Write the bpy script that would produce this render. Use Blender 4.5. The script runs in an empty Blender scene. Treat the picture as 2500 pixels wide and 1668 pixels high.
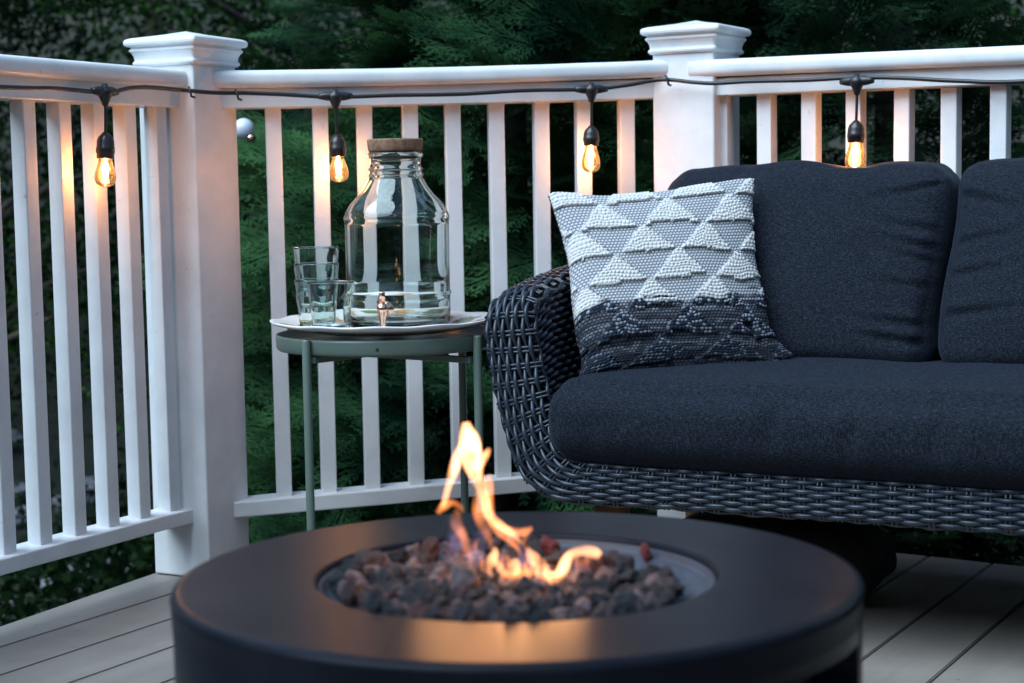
import bpy, bmesh, math, random
import numpy as np
from mathutils import Vector, Matrix, noise as mnoise
random.seed(7); rng = np.random.default_rng(7)
R = math.radians
sc = bpy.context.scene
COL = sc.collection

# ------------------------------------------------------------------ camera
F_, TH, RO, H = 4250.0, .086643, .016755, .8338      # focal length in photo pixels, pitch, roll, height
cam_d = bpy.data.cameras.new('camera'); cam = bpy.data.objects.new('camera', cam_d); COL.objects.link(cam)
cam.location = (0, 0, H)
cam.rotation_mode = 'QUATERNION'
cam.rotation_quaternion = (Matrix.Rotation(math.pi/2 - TH, 4, 'X') @ Matrix.Rotation(-RO, 4, 'Z')).to_quaternion()
cam_d.sensor_width = 36; cam_d.lens = F_/2500*36; cam_d.clip_end = 300; cam_d.clip_start = .05
cam_d.dof.use_dof = True; cam_d.dof.focus_distance = 3.28; cam_d.dof.aperture_fstop = 5.0
sc.camera = cam
K = 2500/2350

def ray(X, Y):
    u, v = X-1250, Y-834; c, s = math.cos(RO), math.sin(RO)
    u, v = c*u-s*v, s*u+c*v
    x = u/F_; y = -v/F_
    return np.array([x, math.cos(TH)+y*math.sin(TH), -math.sin(TH)+y*math.cos(TH)])
def at(x, y, depth):
    q = ray(x*K, y*K); return np.array([0, 0, H]) + q*(depth/q[1])

# ------------------------------------------------------------------ helpers
def tag(o, label=None, cat=None, group=None, kind=None):
    if label: o['label'] = label
    if cat: o['category'] = cat
    if group: o['group'] = group
    if kind: o['kind'] = kind
    return o
def empty(name, loc, label, cat, group=None, rz=0):
    o = bpy.data.objects.new(name, None); COL.objects.link(o); o.location = loc; o.rotation_euler = (0, 0, rz)
    o.empty_display_size = .05
    return tag(o, label, cat, group)
def mesh(name, V, Fc, mat, parent=None, smooth=True, uv=None, col=None):
    """V in world space; a child of an unrotated empty is shifted so that it stays where it is"""
    V = np.asarray(V, dtype=np.float64)
    if parent is not None: V = V - np.array(world_loc(parent))
    me = bpy.data.meshes.new(name)
    if isinstance(Fc, np.ndarray):
        n, k = Fc.shape
        me.vertices.add(len(V)); me.vertices.foreach_set('co', V.astype(np.float32).ravel())
        me.loops.add(n*k); me.loops.foreach_set('vertex_index', Fc.astype(np.int32).ravel())
        me.polygons.add(n); me.polygons.foreach_set('loop_start', np.arange(n, dtype=np.int32)*k)
        me.update(calc_edges=True)
    else:
        me.from_pydata([tuple(v) for v in V], [], Fc); me.update()
    me.validate()
    if smooth: me.polygons.foreach_set('use_smooth', [True]*len(me.polygons))
    if col is not None:
        a = me.color_attributes.new('Col', 'FLOAT_COLOR', 'POINT')
        c = np.ones((len(V), 4), dtype=np.float32); c[:, :3] = col; a.data.foreach_set('color', c.ravel())
    if mat: me.materials.append(mat)
    o = bpy.data.objects.new(name, me); COL.objects.link(o)
    if parent is not None: o.parent = parent
    return o
def world_loc(o):
    l = Vector(o.location)
    while o.parent: o = o.parent; l = l + Vector(o.location)
    return tuple(l)
class MB:
    def __init__(s): s.V = []; s.F = []; s.n = 0
    def add(s, V, Fc):
        V = np.asarray(V, float); s.V.append(V)
        s.F += [tuple(int(i)+s.n for i in f) for f in (Fc.tolist() if isinstance(Fc, np.ndarray) else Fc)]; s.n += len(V)
    def build(s, name, mat, parent=None, smooth=True, **k):
        V = np.concatenate(s.V); 
        if s.F and all(len(f) == len(s.F[0]) for f in s.F): return mesh(name, V, np.array(s.F), mat, parent, smooth, **k)
        return mesh(name, V, s.F, mat, parent, smooth, **k)
def frames(P):
    P = np.asarray(P, float); T = np.gradient(P, axis=0); T /= np.linalg.norm(T, axis=1)[:, None]+1e-12
    n = np.cross(T[0], (0, 0, 1)); 
    if np.linalg.norm(n) < .1: n = np.cross(T[0], (0, 1, 0))
    n /= np.linalg.norm(n); N = [n]
    for i in range(1, len(P)):
        n = N[-1]-T[i]*(N[-1]@T[i]); n /= np.linalg.norm(n)+1e-12; N.append(n)
    N = np.array(N); return T, N, np.cross(T, N)
def tube(P, r, k=8, flat=1.0, up=None, cap=True):
    P = np.asarray(P, float); r = np.broadcast_to(np.asarray(r, float), (len(P),))
    T, N, B = frames(P)
    if up is not None:
        up = np.asarray(up, float); B = np.broadcast_to(up, P.shape).copy(); B = B-T*(B*T).sum(1)[:, None]; B /= np.linalg.norm(B, axis=1)[:, None]+1e-12; N = np.cross(B, T)
    a = np.linspace(0, 2*np.pi, k, endpoint=False)
    V = P[:, None]+r[:, None, None]*(np.cos(a)[None, :, None]*N[:, None]+flat*np.sin(a)[None, :, None]*B[:, None])
    V = V.reshape(-1, 3); m = len(P)
    i = np.arange(m-1)[:, None]*k; j = np.arange(k)[None]; j2 = (j+1) % k
    Fq = np.stack([i+j, i+j2, i+k+j2, i+k+j], -1).reshape(-1, 4).tolist()
    if cap:
        V = np.vstack([V, P[0], P[-1]])
        Fq += [(j_, m*k, (j_+1) % k) for j_ in range(k)]; e = (m-1)*k
        Fq += [(e+j_, e+(j_+1) % k, m*k+1) for j_ in range(k)]
    return V, Fq
def lathe(prof, c=(0, 0, 0), k=48, closed=False, axis=None):
    a = np.linspace(0, 2*np.pi, k, endpoint=False); V = []
    for r, z in prof: V.append(np.stack([r*np.cos(a), r*np.sin(a), np.full(k, z)], 1))
    V = np.concatenate(V); m = len(prof); Fq = []
    rng_ = range(m) if closed else range(m-1)
    for i in rng_:
        i2 = (i+1) % m
        for j in range(k): Fq.append((i*k+j, i*k+(j+1) % k, i2*k+(j+1) % k, i2*k+j))
    if axis is not None:
        q = Vector((0, 0, 1)).rotation_difference(Vector(axis)); M = np.array(q.to_matrix()); V = V@M.T
    return V+np.asarray(c, float), Fq
def boxv(x0, x1, y0, y1, z0, z1, bev=0):
    bm = bmesh.new(); bmesh.ops.create_cube(bm, size=1)
    for v in bm.verts: v.co = Vector(((x0+x1)/2+v.co.x*(x1-x0), (y0+y1)/2+v.co.y*(y1-y0), (z0+z1)/2+v.co.z*(z1-z0)))
    if bev: bmesh.ops.bevel(bm, geom=bm.edges[:], offset=bev, segments=2, affect='EDGES', profile=.5)
    V = np.array([v.co[:] for v in bm.verts]); bm.verts.index_update()
    Fq = [tuple(v.index for v in f.verts) for f in bm.faces]; bm.free(); return V, Fq
def xf(V, o, ex, ey):
    """local (x,y,z) -> world with origin o and horizontal axes ex, ey"""
    V = np.asarray(V); ex = np.array([*ex, 0.]); ey = np.array([*ey, 0.])
    return np.array([*o, 0.][:3] if len(o) == 2 else o)+V[:, :1]*ex+V[:, 1:2]*ey+V[:, 2:3]*np.array([0, 0, 1.])
def interp(keys, n, smooth=True):
    """Catmull-Rom through rows of keys, n samples evenly spaced along it"""
    A = np.asarray(keys, float); m = len(A); out = []
    E = np.vstack([2*A[0]-A[1], A, 2*A[-1]-A[-2]])
    for i in range(m-1):
        p0, p1, p2, p3 = E[i:i+4]
        for t in np.linspace(0, 1, 24, endpoint=False):
            out.append(.5*((2*p1)+(-p0+p2)*t+(2*p0-5*p1+4*p2-p3)*t*t+(-p0+3*p1-3*p2+p3)*t**3))
    out.append(A[-1]); out = np.array(out)
    d = np.r_[0, np.cumsum(np.linalg.norm(np.diff(out[:, :3], axis=0), axis=1))]
    s = np.linspace(0, d[-1], n); return np.stack([np.interp(s, d, out[:, j]) for j in range(out.shape[1])], 1), d[-1]

# ------------------------------------------------------------------ materials
def nodes(name):
    m = bpy.data.materials.new(name); m.use_nodes = True; nt = m.node_tree; nt.nodes.clear()
    return m, nt, nt.nodes.new('ShaderNodeOutputMaterial')
def N(nt, t, **k):
    n = nt.nodes.new('ShaderNode'+t)
    for a, b in k.items():
        if hasattr(n, a) and a not in n.inputs: setattr(n, a, b)
        else: n.inputs[a].default_value = b
    return n
def S(n, **k):
    for a, b in k.items(): n.inputs[a.replace('_', ' ')].default_value = b
    return n
def ramp(nt, fac, stops):
    r = nt.nodes.new('ShaderNodeValToRGB'); e = r.color_ramp.elements
    e[0].position, e[0].color = stops[0][0], (*stops[0][1], 1); e[1].position, e[1].color = stops[-1][0], (*stops[-1][1], 1)
    for p, c in stops[1:-1]: x = e.new(p); x.color = (*c, 1)
    nt.links.new(fac, r.inputs[0]); return r.outputs[0]
def mat(name, color, rough=.5, metal=0, noise=None, bump=None, spec=.5, coat=0, aniso=None, sheen=0):
    """noise=(scale, other colour, lo, hi); bump=(scale, strength, distance)"""
    m, nt, out = nodes(name); p = nt.nodes.new('ShaderNodeBsdfPrincipled'); L = nt.links.new
    S(p, Roughness=rough, Metallic=metal); p.inputs['Base Color'].default_value = (*color, 1)
    p.inputs['Specular IOR Level'].default_value = spec; p.inputs['Coat Weight'].default_value = coat
    p.inputs['Sheen Weight'].default_value = sheen
    L(p.outputs[0], out.inputs[0]); tc = nt.nodes.new('ShaderNodeTexCoord'); src = tc.outputs['Object']
    if aniso:
        mp = nt.nodes.new('ShaderNodeMapping'); mp.inputs['Scale'].default_value = aniso; L(src, mp.inputs[0]); src = mp.outputs[0]
    if noise:
        n = S(nt.nodes.new('ShaderNodeTexNoise'), Scale=noise[0], Detail=6, Roughness=.65); L(src, n.inputs[0])
        L(ramp(nt, n.outputs[0], [(noise[2], color), (noise[3], noise[1])]), p.inputs['Base Color'])
    if bump:
        n = S(nt.nodes.new('ShaderNodeTexNoise'), Scale=bump[0], Detail=5); L(src, n.inputs[0])
        b = S(nt.nodes.new('ShaderNodeBump'), Strength=bump[1], Distance=bump[2]); L(n.outputs[0], b.inputs['Height']); L(b.outputs[0], p.inputs['Normal'])
    return m

def paint_mat():
    m, nt, out = nodes('white_paint'); L = nt.links.new; p = nt.nodes.new('ShaderNodeBsdfPrincipled'); L(p.outputs[0], out.inputs[0])
    tc = nt.nodes.new('ShaderNodeTexCoord'); g = nt.nodes.new('ShaderNodeNewGeometry')
    n1 = S(nt.nodes.new('ShaderNodeTexNoise'), Scale=9., Detail=7, Roughness=.6); L(g.outputs['Position'], n1.inputs[0])
    base = ramp(nt, n1.outputs[0], [(.3, (.64, .65, .66)), (.55, (.74, .745, .75)), (.7, (.77, .775, .78))])
    n2 = S(nt.nodes.new('ShaderNodeTexNoise'), Scale=60., Detail=4, Roughness=.7); L(g.outputs['Position'], n2.inputs[0])
    spot = ramp(nt, n2.outputs[0], [(.66, (0, 0, 0)), (.74, (1, 1, 1))])
    mx = nt.nodes.new('ShaderNodeMix'); mx.data_type = 'RGBA'; L(spot, mx.inputs[0]); L(base, mx.inputs[6]); mx.inputs[7].default_value = (.33, .32, .30, 1)
    mm = nt.nodes.new('ShaderNodeMath'); mm.operation = 'MULTIPLY'; L(spot, mm.inputs[0]); mm.inputs[1].default_value = .6; L(mm.outputs[0], mx.inputs[0])
    L(mx.outputs[2], p.inputs['Base Color']); S(p, Roughness=.38)
    mp = nt.nodes.new('ShaderNodeMapping'); mp.inputs['Scale'].default_value = (40, 40, 6); L(g.outputs['Position'], mp.inputs[0])
    n3 = S(nt.nodes.new('ShaderNodeTexNoise'), Scale=1.5, Detail=6); L(mp.outputs[0], n3.inputs[0])
    b = S(nt.nodes.new('ShaderNodeBump'), Strength=.35, Distance=.0015); L(n3.outputs[0], b.inputs['Height']); L(b.outputs[0], p.inputs['Normal'])
    return m
M_WHITE = paint_mat()
M_DECK = None
def deck_mat():
    m, nt, out = nodes('deck_paint'); L = nt.links.new; p = nt.nodes.new('ShaderNodeBsdfPrincipled'); L(p.outputs[0], out.inputs[0])
    tc = nt.nodes.new('ShaderNodeTexCoord')
    n1 = S(nt.nodes.new('ShaderNodeTexNoise'), Scale=3., Detail=8, Roughness=.6); L(tc.outputs['Object'], n1.inputs[0])
    base = ramp(nt, n1.outputs[0], [(.3, (.215, .186, .164)), (.7, (.285, .25, .222))])
    mpb = nt.nodes.new('ShaderNodeMapping'); mpb.inputs['Scale'].default_value = (6., .35, 1); L(tc.outputs['Object'], mpb.inputs[0])
    nb_ = S(nt.nodes.new('ShaderNodeTexNoise'), Scale=1., Detail=9, Roughness=.72); L(mpb.outputs[0], nb_.inputs[0])
    mb_ = nt.nodes.new('ShaderNodeMix'); mb_.data_type = 'RGBA'; mb_.blend_type = 'MULTIPLY'; mb_.inputs[0].default_value = .8; L(base, mb_.inputs[6]); L(ramp(nt, nb_.outputs[0], [(.35, (.74, .73, .72)), (.62, (1.05, 1.04, 1.02))]), mb_.inputs[7]); base = mb_.outputs[2]
    n2 = S(nt.nodes.new('ShaderNodeTexNoise'), Scale=45., Detail=3, Roughness=.6); L(tc.outputs['Object'], n2.inputs[0])
    spot = ramp(nt, n2.outputs[0], [(.69, (0, 0, 0)), (.73, (1, 1, 1))])
    mx = nt.nodes.new('ShaderNodeMix'); mx.data_type = 'RGBA'; L(spot, mx.inputs[0]); L(base, mx.inputs[6]); mx.inputs[7].default_value = (.06, .05, .04, 1)
    L(mx.outputs[2], p.inputs['Base Color']); S(p, Roughness=.5)
    mp = nt.nodes.new('ShaderNodeMapping'); mp.inputs['Scale'].default_value = (30, 2, 30); L(tc.outputs['Object'], mp.inputs[0])
    n3 = S(nt.nodes.new('ShaderNodeTexNoise'), Scale=2., Detail=8); L(mp.outputs[0], n3.inputs[0])
    b = S(nt.nodes.new('ShaderNodeBump'), Strength=.4, Distance=.002); L(n3.outputs[0], b.inputs['Height']); L(b.outputs[0], p.inputs['Normal'])
    return m
M_DECK = deck_mat()
M_BLACK = mat('black_rubber', (.012, .012, .014), .38, bump=(400, .2, .0005))
M_SOCKET = mat('dark_bakelite', (.02, .012, .012), .3, bump=(300, .2, .0005))
M_BRASS = mat('copper_tap', (.83, .5, .36), .12, 1)
M_CORK = mat('cork', (.30, .17, .10), .8, noise=(60, (.13, .065, .04), .4, .65), bump=(220, .6, .001))
M_GREEN = mat('sage_metal', (.115, .16, .135), .38, bump=(500, .15, .0003))
M_WOOD = mat('leg_wood', (.36, .20, .10), .5, noise=(6, (.20, .10, .05), .4, .7), aniso=(6, 6, 1), bump=(60, .2, .0005))
M_PIT = mat('dark_concrete', (.0045, .006, .010), .29, noise=(7, (.010, .0115, .016), .35, .7), bump=(700, .35, .0004), spec=.055)
M_PAN = mat('burner_steel', (.040, .048, .066), .5, 0, spec=.2, noise=(14, (.028, .032, .042), .45, .75))
M_BARK = mat('bark', (.07, .05, .035), .9, noise=(20, (.03, .02, .015), .4, .6), bump=(30, .8, .01))
M_WICKER = mat('wicker_strand', (.022, .031, .048), .36, noise=(40, (.012, .017, .027), .35, .7), bump=(300, .3, .0005))
M_SHELL = mat('wicker_core', (.006, .007, .009), .7)

def glass_mat(name, tint, rough=.0, ior=1.5):
    m, nt, out = nodes(name); g = nt.nodes.new('ShaderNodeBsdfGlass'); g.inputs['Color'].default_value = (*tint, 1); S(g, Roughness=rough, IOR=ior)
    nt.links.new(g.outputs[0], out.inputs[0]); return m
def thin_glass(name, tint, base=.04, bump=None):
    m, nt, out = nodes(name); L = nt.links.new
    t = nt.nodes.new('ShaderNodeBsdfTransparent'); t.inputs[0].default_value = (*tint, 1)
    g = nt.nodes.new('ShaderNodeBsdfGlossy'); S(g, Roughness=.03)
    f = nt.nodes.new('ShaderNodeFresnel'); S(f, IOR=1.5); mx = nt.nodes.new('ShaderNodeMixShader')
    tl = nt.nodes.new('ShaderNodeBsdfTranslucent'); tl.inputs[0].default_value = (1., .80, .50, 1); m2 = nt.nodes.new('ShaderNodeMixShader'); m2.inputs[0].default_value = .025
    L(t.outputs[0], m2.inputs[1]); L(tl.outputs[0], m2.inputs[2])
    L(f.outputs[0], mx.inputs[0]); L(m2.outputs[0], mx.inputs[1]); L(g.outputs[0], mx.inputs[2]); L(mx.outputs[0], out.inputs[0]); return m
M_JUG = glass_mat('jug_glass', (.945, .985, .978), ior=1.43)
M_TUMBLER = glass_mat('tumbler_glass', (.94, .98, .973), ior=1.45)
M_BULB = thin_glass('amber_bulb_glass', (1., .82, .60))
def emit(name, col, s):
    m, nt, out = nodes(name); e = nt.nodes.new('ShaderNodeEmission'); e.inputs[0].default_value = (*col, 1); e.inputs[1].default_value = s
    nt.links.new(e.outputs[0], out.inputs[0]); return m
M_FIL = emit('filament_glow', (1., .50, .20), 60)
def flame_mat(name, col, s):
    m, nt, out = nodes(name); L = nt.links.new
    e = nt.nodes.new('ShaderNodeEmission'); e.inputs[0].default_value = (*col, 1)
    tc = nt.nodes.new('ShaderNodeTexCoord'); n = S(nt.nodes.new('ShaderNodeTexNoise'), Scale=38., Detail=1); L(tc.outputs['Object'], n.inputs[0])
    mr = nt.nodes.new('ShaderNodeMapRange'); S(mr, From_Min=.3, From_Max=.7, To_Min=.22*s, To_Max=1.6*s); L(n.outputs[0], mr.inputs[0]); L(mr.outputs[0], e.inputs[1])
    L(e.outputs[0], out.inputs['Volume']); return m
M_FLAME = flame_mat('flame_bright', (1., .38, .16), 160)
M_FLAME2 = flame_mat('flame_orange', (1., .28, .08), 80)
M_FLAME3 = flame_mat('flame_blue', (.55, .45, 1.), 3)

def fabric_mat(name, c0, c1, scale=760):
    m, nt, out = nodes(name); L = nt.links.new; p = nt.nodes.new('ShaderNodeBsdfPrincipled'); L(p.outputs[0], out.inputs[0])
    tc = nt.nodes.new('ShaderNodeTexCoord')
    outs = []
    for sx in ((1, 1, .14), (.22, .22, 1)):
        mp = nt.nodes.new('ShaderNodeMapping'); mp.inputs['Scale'].default_value = sx; L(tc.outputs['Object'], mp.inputs[0])
        n = S(nt.nodes.new('ShaderNodeTexNoise'), Scale=scale, Detail=2, Roughness=.7); L(mp.outputs[0], n.inputs[0]); outs.append(n.outputs[0])
    mx = nt.nodes.new('ShaderNodeMath'); mx.operation = 'MULTIPLY'; L(outs[0], mx.inputs[0]); L(outs[1], mx.inputs[1])
    L(ramp(nt, mx.outputs[0], [(.16, c0), (.26, [a*.66+b*.34 for a, b in zip(c0, c1)]), (.40, [b*1.35 for b in c1])]), p.inputs['Base Color'])
    b = S(nt.nodes.new('ShaderNodeBump'), Strength=.5, Distance=.0012); L(mx.outputs[0], b.inputs['Height']); L(b.outputs[0], p.inputs['Normal'])
    S(p, Roughness=.85); p.inputs['Sheen Weight'].default_value = .06; p.inputs['Sheen Roughness'].default_value = .4; p.inputs['Sheen Tint'].default_value = (.6, .75, 1., 1); p.inputs['Specular IOR Level'].default_value = .12
    return m
M_SOFA = fabric_mat('charcoal_fabric', (.0020, .0026, .0040), (.0195, .0265, .042))
def vcol_mat(name, rough=.9, bump=None, spec=.2):
    m, nt, out = nodes(name); L = nt.links.new; p = nt.nodes.new('ShaderNodeBsdfPrincipled'); L(p.outputs[0], out.inputs[0])
    a = nt.nodes.new('ShaderNodeVertexColor'); a.layer_name = 'Col'; L(a.outputs[0], p.inputs['Base Color']); S(p, Roughness=rough); p.inputs['Specular IOR Level'].default_value = spec
    return m
M_PILLOW = vcol_mat('woven_pillow')
M_PLATE = vcol_mat('painted_plate', .22, spec=.5)
def leaf_mat(name, c0, c1, rough=.7, scale=2.2, lo=.36, hi=.64):
    m, nt, out = nodes(name); L = nt.links.new; p = nt.nodes.new('ShaderNodeBsdfPrincipled'); 
    tc = nt.nodes.new('ShaderNodeNewGeometry'); n = S(nt.nodes.new('ShaderNodeTexNoise'), Scale=scale, Detail=4, Roughness=.7); L(tc.outputs['Position'], n.inputs[0])
    r = ramp(nt, n.outputs[0], [(lo, c0), (hi, c1)]); L(r, p.inputs['Base Color']); S(p, Roughness=rough)  # colour noise paints shaded gaps and brighter lit clumps into the foliage
    p.inputs['Specular IOR Level'].default_value = .03
    t = nt.nodes.new('ShaderNodeBsdfTranslucent'); L(r, t.inputs[0]); mx = nt.nodes.new('ShaderNodeMixShader'); mx.inputs[0].default_value = .25
    L(p.outputs[0], mx.inputs[1]); L(t.outputs[0], mx.inputs[2]); L(mx.outputs[0], out.inputs[0]); return m
M_CYP = leaf_mat('cypress_leaf', (.005, .022, .012), (.062, .155, .055), scale=1.7, lo=.40, hi=.66)
M_CYP2 = leaf_mat('cypress_leaf_dark', (.004, .015, .010), (.040, .098, .042), scale=1.7, lo=.42, hi=.68)
M_DEC = leaf_mat('broad_leaf', (.005, .014, .005), (.065, .165, .026), scale=.9, lo=.46, hi=.68)
M_DEC2 = leaf_mat('broad_leaf_dark', (.004, .011, .006), (.036, .10, .022), scale=.8, lo=.46, hi=.70)
M_GROUND = mat('leaf_litter', (.018, .022, .012), .95, noise=(3, (.05, .04, .028), .45, .7), bump=(14, 1, .03))
M_STONE = mat('garden_stone', (.42, .42, .47), .85, noise=(12, (.12, .12, .13), .4, .6), bump=(30, .6, .01))

# ------------------------------------------------------------------ world and light
w = bpy.data.worlds.new('World'); sc.world = w; w.use_nodes = True; nt = w.node_tree; nt.nodes.clear()
sky = nt.nodes.new('ShaderNodeTexSky'); sky.sky_type = 'NISHITA'; sky.sun_disc = False
SUN_EL, SUN_AZ = R(12), R(20)
sky.sun_elevation = SUN_EL; sky.sun_rotation = SUN_AZ; sky.ozone_density = 1.6; sky.dust_density = .4; sky.air_density = 1.0
bg = nt.nodes.new('ShaderNodeBackground'); bg.inputs[1].default_value = .15
wo = nt.nodes.new('ShaderNodeOutputWorld'); nt.links.new(sky.outputs[0], bg.inputs[0]); nt.links.new(bg.outputs[0], wo.inputs[0])
sd = bpy.data.lights.new('sun', 'SUN'); sd.energy = 2.1; sd.angle = R(55); sd.color = (.70, .87, 1.)
so = bpy.data.objects.new('sun', sd); COL.objects.link(so)
# dusk glow: broad soft light from the open sky behind and left of the camera
dv = Vector((-1.05, -.8, 1.75)); so.rotation_euler = dv.to_track_quat('Z', 'Y').to_euler()
sc.view_settings.view_transform = 'Standard'; sc.view_settings.look = 'None'; sc.view_settings.gamma = 1; sc.view_settings.exposure = 1.52
cy = sc.cycles; cy.max_bounces = 14; cy.transparent_max_bounces = 32; cy.transmission_bounces = 12; cy.glossy_bounces = 4; cy.diffuse_bounces = 3; cy.volume_bounces = 0
cy.caustics_reflective = False; cy.caustics_refractive = False; cy.sample_clamp_indirect = 4; cy.use_denoising = True
try: cy.denoiser = 'OPENIMAGEDENOISE'
except Exception: pass
def point(name, loc, col, e, r, parent=None):
    d = bpy.data.lights.new(name, 'POINT'); d.energy = e; d.color = col; d.shadow_soft_size = r; d.specular_factor = .0 if name == 'flame_glow' else 1.
    o = bpy.data.objects.new(name, d); COL.objects.link(o)
    if parent is not None: o.parent = parent; loc = np.array(loc)-np.array(world_loc(parent))
    o.location = loc; return o

# ------------------------------------------------------------------ ground, deck
me_g = []
gx = np.linspace(-45, 45, 91); gy = np.linspace(-25, 55, 81)
X, Y = np.meshgrid(gx, gy); rr = np.hypot(X, Y-1)
Z = -1.15+.05*np.sin(X*.9)*np.cos(Y*.7)+np.clip((rr-11)/12, 0, 1)**1.5*6.5  # outer rim shaped into a hill all round to block low sky light
ii = (np.arange(80)[:, None]*91+np.arange(90)[None]).ravel()
mesh('ground', np.stack([X.ravel(), Y.ravel(), Z.ravel()], 1), np.stack([ii, ii+1, ii+92, ii+91], 1), M_GROUND)['kind'] = 'structure'

DD = R(30.0); dx, dn = np.array([math.sin(DD), math.cos(DD)]), np.array([math.cos(DD), -math.sin(DD)])
# deck outline (plan), inside of which the boards are clipped: left edge follows the left railing
def deck():
    pts = [(-3.2, -.77), (-.804, 3.807), (-.73, 3.97), (.46, 4.17), (3.2, 2.3), (3.4, -4.0), (-4.85, -4.0)]
    bm = bmesh.new()
    mb = MB(); lo = -2.61
    c = lo-.0; k = 0; edges = [-2.72, -2.431]+[-2.431+.1454*i for i in range(1, 60)]
    for a, b in zip(edges[:-1], edges[1:]):
        b2 = bmesh.new(); g = .0022
        vs = [b2.verts.new((*(dn*u+dx*v), 0)) for u, v in ((a+g, -9), (b-g, -9), (b-g, 9), (a+g, 9))]
        b2.faces.new(vs)
        n = len(pts)
        for i in range(n):
            p, q = Vector((*pts[i], 0)), Vector((*pts[(i+1) % n], 0)); e = q-p; nn = Vector((-e.y, e.x, 0))  # left side is outside for clockwise outline
            bmesh.ops.bisect_plane(b2, geom=b2.verts[:]+b2.edges[:]+b2.faces[:], plane_co=p, plane_no=nn, clear_outer=True)
        if not b2.faces: b2.free(); continue
        r = bmesh.ops.extrude_face_region(b2, geom=b2.faces[:])
        for v in r['geom']:
            if isinstance(v, bmesh.types.BMVert): v.co.z -= .03
        bmesh.ops.recalc_face_normals(b2, faces=b2.faces[:])
        bmesh.ops.bevel(b2, geom=[e for e in b2.edges if all(v.co.z > -.001 for v in e.verts)], offset=.0022, segments=2, affect='EDGES')
        b2.verts.index_update(); V = np.array([v.co[:] for v in b2.verts]); mb.add(V, [tuple(v.index for v in f.verts) for f in b2.faces]); b2.free()
    # rotate into board frame through object rotation so that the grain runs along the boards
    o = mb.build('deck', M_DECK, smooth=False)
    # joist skirt beneath
    return o
d_o = deck(); d_o['kind'] = 'structure'
a_ = -DD
V = np.empty(len(d_o.data.vertices)*3, dtype=np.float32); d_o.data.vertices.foreach_get('co', V); V = V.reshape(-1, 3)
ca, sa = math.cos(-a_), math.sin(-a_); V2 = V.copy(); V2[:, 0] = ca*V[:, 0]-sa*V[:, 1]; V2[:, 1] = sa*V[:, 0]+ca*V[:, 1]
d_o.data.vertices.foreach_set('co', V2.ravel()); d_o.rotation_euler = (0, 0, a_); d_o.data.update()
Vb, Fb = boxv(-.45, .45, -.02, .02, 0, 1)
sub = MB()
for p, q in (((-3.1, -.72), (-.80, 3.74)), ((-.72, 3.9), (.46, 4.1)), ((.46, 4.1), (3.1, 2.3))):
    p, q = np.array(p), np.array(q); e = q-p; L_ = np.linalg.norm(e); e /= L_; n_ = np.array([e[1], -e[0]])
    Vs, Fs = boxv(0, L_, 0, .04, -.26, -.034, .003); sub.add(xf(Vs, p, e, n_), Fs)
o = sub.build('deck_beam', M_DECK, smooth=False); o['kind'] = 'structure'

# ------------------------------------------------------------------ posts
def post(name, c, deg, top, label, w_=.15):
    d = R(deg); ex = np.array([math.sin(d), math.cos(d)]); ey = np.array([ex[1], -ex[0]])
    root = empty(name, (*c, 0), label, 'post', 'white deck posts with moulded caps')
    h = w_/2
    V, Fq = boxv(-h, h, -h, h, 0.002, top, .004); mesh('post_shaft', xf(V, c, ex, ey), Fq, M_WHITE, root, False)
    # moulded cap: square profile swept, (half width, z)
    prof = [(h+(a_-h)*.50 if a_ > h else a_, z_*.66) for a_, z_ in [(h+.001, -.008), (h+.010, -.006), (h+.017, -.001), (h+.018, .005), (h+.012, .010), (h+.011, .016), (h+.014, .026), (h+.020, .036), (h+.027, .042), (h+.028, .047),
            (h+.022, .050), (h+.023, .056), (h+.036, .0575), (h+.042, .062), (h+.044, .069), (h+.042, .077), (h+.036, .081), (h+.022, .085), (h*.5, .098), (.001, .110)]]
    V = []; Fq = []
    for a, z in prof:
        r_ = min(.006, a*.3); pts = []
        for sx, sy in ((1, 1), (-1, 1), (-1, -1), (1, -1)):
            base = math.atan2(sy, sx)
            for t in (-.785, 0, .785):
                pts.append((sx*(a-r_)+r_*math.cos(base+t), sy*(a-r_)+r_*math.sin(base+t), top+z))
        V += pts
    m = 12
    for i in range(len(prof)-1):
        for j in range(m): Fq.append((i*m+j, i*m+(j+1) % m, (i+1)*m+(j+1) % m, (i+1)*m+j))
    Fq.append(tuple(range((len(prof)-1)*m, len(prof)*m)))
    o = mesh('post_cap', xf(V, c, ex, ey), Fq, M_WHITE, root, False)
    return root
P1 = (-.698, 3.830); P2 = (.43, 4.0)
post('fence_post', P1, 27.45, 1.117, 'thick white post with moulded square cap behind the left hanging bulb')
post('fence_post', P2, 120, 1.138, 'thick white post with moulded square cap standing behind the sofa back')

# ------------------------------------------------------------------ railings
BW = .0345
def prism(path, prof):
    """path Nx3 (with ends), prof list of (n,z); n towards the deck"""
    P = np.asarray(path, float); e = P[-1, :2]-P[0, :2]; e /= np.linalg.norm(e); n_ = np.array([e[1], -e[0], 0]); m = len(prof)
    V = np.concatenate([p+np.outer([a for a, _ in prof], n_)+np.outer([b for _, b in prof], (0, 0, 1)) for p in P])
    Fq = [(i*m+j, i*m+(j+1) % m, (i+1)*m+(j+1) % m, (i+1)*m+j) for i in range(len(P)-1) for j in range(m)]
    Fq += [tuple(range(m))[::-1], tuple(range((len(P)-1)*m, len(P)*m))]
    return V, Fq
def rrect(n0, n1, z0, z1, r, k=4):
    out = []
    for cx_, cz_, a0 in ((n1-r, z1-r, 0), (n0+r, z1-r, 90), (n0+r, z0+r, 180), (n1-r, z0+r, 270)):
        for i in range(k+1): a = R(a0+90*i/k); out.append((cx_+r*math.cos(a), cz_+r*math.sin(a)))
    return out
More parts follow.
